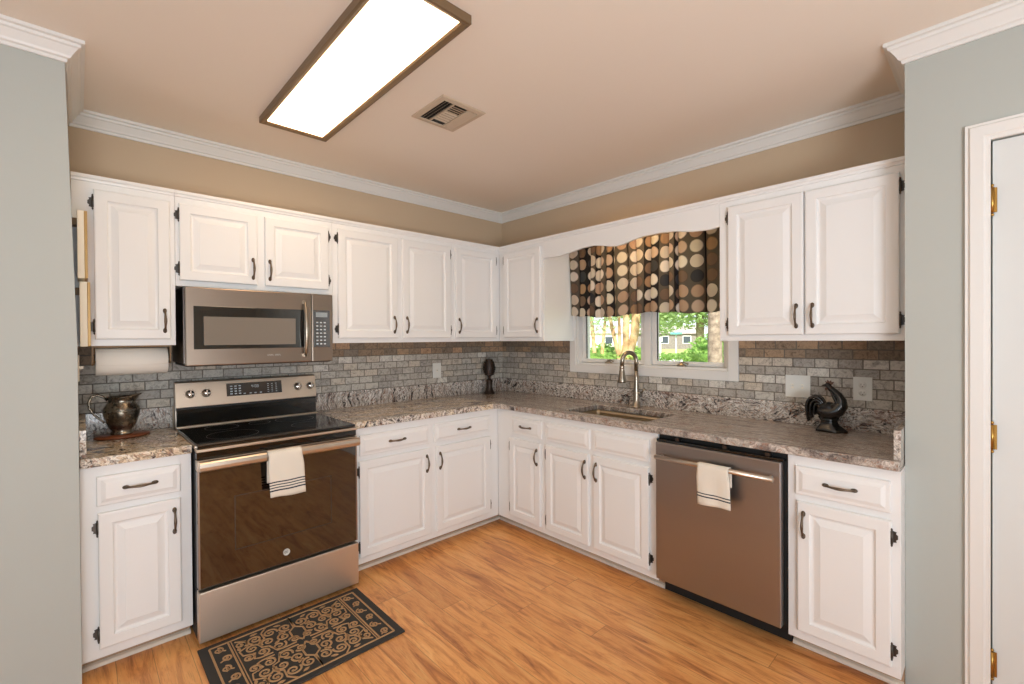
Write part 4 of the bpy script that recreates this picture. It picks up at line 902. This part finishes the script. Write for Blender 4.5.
# central field: mirrored scroll work in four quadrants, repeated
for sx_ in (-1, 1):
    for sy_ in (-1, 1):
        f = lambda x, y: (sx_*x, sy_*y)
        def S(x, y, r, a0, tn, dn, w=.0048, tail=None):
            a0 = math.atan2(sy_*math.sin(a0), sx_*math.cos(a0)); scroll(sx_*x, sy_*y, r, a0, tn, dn*sx_*sy_, w, f(*tail) if tail else None)
        S(.035, .160, .030, R(250), 1.4, 1); S(.100, .165, .032, R(200), 1.4, -1); S(.165, .160, .031, R(-60), 1.5, 1); S(.222, .165, .026, R(240), 1.3, -1)
        S(.060, .095, .030, R(120), 1.4, -1); S(.125, .105, .027, R(-20), 1.3, 1); S(.190, .100, .031, R(190), 1.4, -1)
        S(.030, .040, .024, R(20), 1.3, 1); S(.095, .040, .031, R(150), 1.4, 1); S(.160, .045, .027, R(-80), 1.4, -1); S(.218, .045, .025, R(100), 1.4, 1)
        ribbon([f(0, .012), f(.030, .065), f(.030, .110), f(.004, .135), f(.0, .185), f(.0, by)], .0045)
        ribbon([f(.03, .012), f(.070, .010), f(.110, .012), f(.130, .070), f(.155, .080), f(.160, .120), f(.130, .140), f(.132, .190), f(.10, by)], .0042)
        ribbon([f(.130, .010), f(.180, .012), f(.200, .020), f(.188, .060), f(.232, .075), f(.238, .115), f(.200, .135), f(.20, .18), f(.238, .205)], .0040)
        for (lx, ly, la) in ((.062, .128, 60), (.095, .072, -30), (.150, .130, 100), (.235, .135, 80), (.060, .200, 20), (.160, .205, 0)):
            p = [(lx+.016*math.cos(R(la))*u-.007*math.sin(R(la))*math.sin(math.pi*(u+1)/2)*v_, ly+.016*math.sin(R(la))*u+.007*math.cos(R(la))*math.sin(math.pi*(u+1)/2)*v_) for v_, us in ((1, (-1, -.5, 0, .5)), (-1, (1, .5, 0, -.5))) for u in us]
            p = [f(*q_) for q_ in p]; b.poly(p, Z0, Z1, 2)
b.build('scrollwork', 'tan', t)

# ------------------------------------------------------------------ garden beyond the window
struct(MB().box((.4, -40, -.5), (90, 70, -.34)).build('ground', 'lawn'))
struct(MB().box((26, -40, -.345), (34, 70, -.325)).build('street', 'street'))
def leaves(b, c, rad, n, size, rnd, flat=1.0, box=None, shell=.55):
    bm = b.bm
    for _ in range(n):
        if box: p = Vector([rnd.uniform(box[0][i], box[1][i]) for i in range(3)])
        else:
            v = Vector((rnd.gauss(0, 1), rnd.gauss(0, 1), rnd.gauss(0, 1))).normalized()*(shell+(1-shell)*rnd.random()**.6)*rad; p = Vector(c)+Vector((v.x, v.y, v.z*flat))
        a = Vector((rnd.gauss(0, 1), rnd.gauss(0, 1), rnd.gauss(0, .6))).normalized(); o = a.orthogonal().normalized(); s = size*rnd.uniform(.6, 1.3)
        q = [p-a*s, p+o*s*.42, p+a*s, p-o*s*.42]; bm.faces.new([bm.verts.new(x) for x in q])
rnd = random.Random(11)
# clipped hedge
b = MB(); b2 = MB(); dx, dy = 1.15, -1.78; L_ = math.hypot(dx, dy); ang = math.atan2(dy, dx)
for _ in range(9000):
    s = rnd.uniform(-1.6, 4.2); d_ = rnd.uniform(-.35, .35); z = rnd.choice((rnd.uniform(.35, 1.15), rnd.uniform(1.07, 1.16)))
    x = 2.52+dx/L_*s-dy/L_*d_; y = 1.07+dy/L_*s+dx/L_*d_
    leaves(b, (x, y, z), .02, 1, .032, rnd)
o_ = b.build('hedge', 'leaf'); tag(o_, 'low clipped green hedge running just below the window view', 'hedge')
o2 = MB()
for i in range(20): s = -1.6+5.8*i/19; o2.tube([(2.52+dx/L_*s, 1.07+dy/L_*s, -.36), (2.52+dx/L_*s, 1.07+dy/L_*s, 1.0)], .02, 5)
o2.build('stems', 'bark', o_)
def shrub(label, c, r, n, leaf, size, flat=1.0, cat='shrub'):
    t = thing('shrub', label, cat, (c[0], c[1], -.34)); b = MB(); zz = c[2]+.34-r*flat
    leaves(b, (0, 0, zz), r, n, size, rnd, flat, shell=.5)
    bm2 = bmesh.new(); bmesh.ops.create_icosphere(bm2, subdivisions=3, radius=r*.72); b.merge(bm2, smooth=True, mtx=Matrix.Translation((0, 0, zz)) @ Matrix.Diagonal((1, 1, flat, 1)))
    b.build('foliage', leaf, t); MB().tube([(0, 0, 0), (0, 0, max(.1, zz))], .05, 6).build('stem', 'bark', t); return t
shrub('large round green bush behind the hedge beside the tree trunk', (6.2, .55, 1.50), .68, 3200, 'leaf', .060, 1.0)
shrub('green bush far across the lawn seen in the left pane', (17.5, 11.3, 1.15), .85, 1200, 'leaf', .10, .8)
shrub('low green bush right of the pale multi trunk tree', (14.8, 7.6, 1.02), .6, 1000, 'leaf', .09, .9)
# tree with a thick straight trunk
def tree(label, base, trunks, bark, crowns, leaf, lsize, n):
    t = thing('tree', label, 'tree', (base[0], base[1], -.34)); b = MB()
    for pts, rad in trunks: b.tube(pts, rad, 12)
    b.build('trunk', bark, t); b = MB()
    for (c, r, fl) in crowns: leaves(b, c, r, int(n/len(crowns)), lsize, rnd, fl, shell=.2)
    b.build('foliage', leaf, t); return t
tree('tree with a straight grey trunk close outside the right pane', (2.66, -.87), [([(0, 0, 0), (.01, 0, .8), (0, .01, 1.6), (.03, 0, 3.2)], [.11, .088, .082, .078])], 'bark', [((.1, .2, 3.6), 1.3, .6)], 'leafpale', .07, 1200)
tree('pale tan multi trunk tree standing outside the left pane', (2.71, .47), [
    ([(0, 0, 0), (0, 0, 1.30), (-.02, .06, 1.55), (-.10, .28, 2.6)], [.05, .045, .028, .022]),
    ([(0, 0, 0), (.0, -.01, 1.30), (.03, -.045, 1.60), (.03, -.07, 2.6)], [.05, .05, .045, .045]),
    ([(.02, -.02, 1.1), (.06, -.07, 1.42), (.10, -.15, 1.8), (.14, -.20, 2.8)], [.03, .05, .058, .06]),
    ([(0, 0, 1.1), (.0, .03, 1.45), (.02, .07, 2.6)], [.03, .022, .018])], 'barktan', [((-.15, .40, 2.15), .62, .6), ((.2, -.3, 2.9), .8, .5)], 'leafpale', .035, 1500)
tree('slim twin trunk tree far in the left pane', (8.65, 5.17), [([(-.07, .10, 0), (-.05, .10, 1.2), (-.1, .25, 3)], [.07, .06, .05]), ([(.08, -.08, 0), (.08, -.08, 1.3), (.2, -.2, 3)], [.06, .05, .04])], 'barktan', [((0, 0, 3.0), 1.1, .62)], 'leafpale', .06, 2000)
tree('broad leafy tree filling the top of the right pane', (17.5, 6.0), [([(0, 0, 0), (0, 0, 3.2)], [.2, .16])], 'bark', [((0, .6, 3.7), 2.2, .75), ((.5, -2.0, 3.7), 2.1, .8), ((0, 3.0, 4.0), 2.0, .75)], 'leafpale', .14, 12000)
tree('distant green tree left of the street sign', (23, 11.2), [([(0, 0, 0), (0, 0, 2.6)], [.2, .15])], 'bark', [((0, 0, 3.3), 1.9, .8), ((0, 2.8, 4.2), 1.9, .7)], 'leafpale', .13, 6000)
# street sign, mail post and houses
t = thing('street_sign', 'teal street sign on a thin white post across the lawn', 'street sign', (16.06, 6.42, -.34))
MB().tube([(0, 0, 0), (0, 0, 1.97)], .03, 8).build('post', 'postw', t)
b = MB().box((-.16, .18, 1.87), (.16, -.20, 1.96)); b.build('sign_blade', 'teal', t); 
t = thing('marker_post', 'short white post standing left of the street sign', 'post', (15.79, 6.68+.35, -.34)); MB().box((-.04, -.04, 0), (.04, .04, 1.75), bev=.01).build('post', 'postw', t); MB().box((-.07, -.09, 1.55), (.07, .09, 1.75), bev=.01).build('post_cap', 'postw', t)
def house(label, c, w_, dep, hh, rh, wall, rz):
    t = thing('house', label, 'house', (c[0], c[1], -.34), rz)
    MB().box((0, -w_/2, 0), (dep, w_/2, hh)).build('wall', wall, t)
    b = MB(); b.poly([(-.3, hh), (dep+.3, hh), (dep/2, hh+rh)], -w_/2-.3, w_/2+.3, 1); b.build('roof', 'roofm', t)
    for k in (-.3, .05, .32): f_ = MB().box((-.06, w_*k-.6, .8), (0, w_*k+.6, 2.0)).build('window', 'postw', t); MB().box((-.08, w_*k-.5, .9), (-.055, w_*k+.5, 1.9)).build('pane', 'winout', f_)
    return t
house('pale house across the street behind the tan tree', (52, 38), 9, 8, 2.4, 1.2, 'siding', R(35))
house('grey house across the street behind the street sign', (62, 31), 9, 8, 2.3, 1.3, 'brickgrey', R(25))
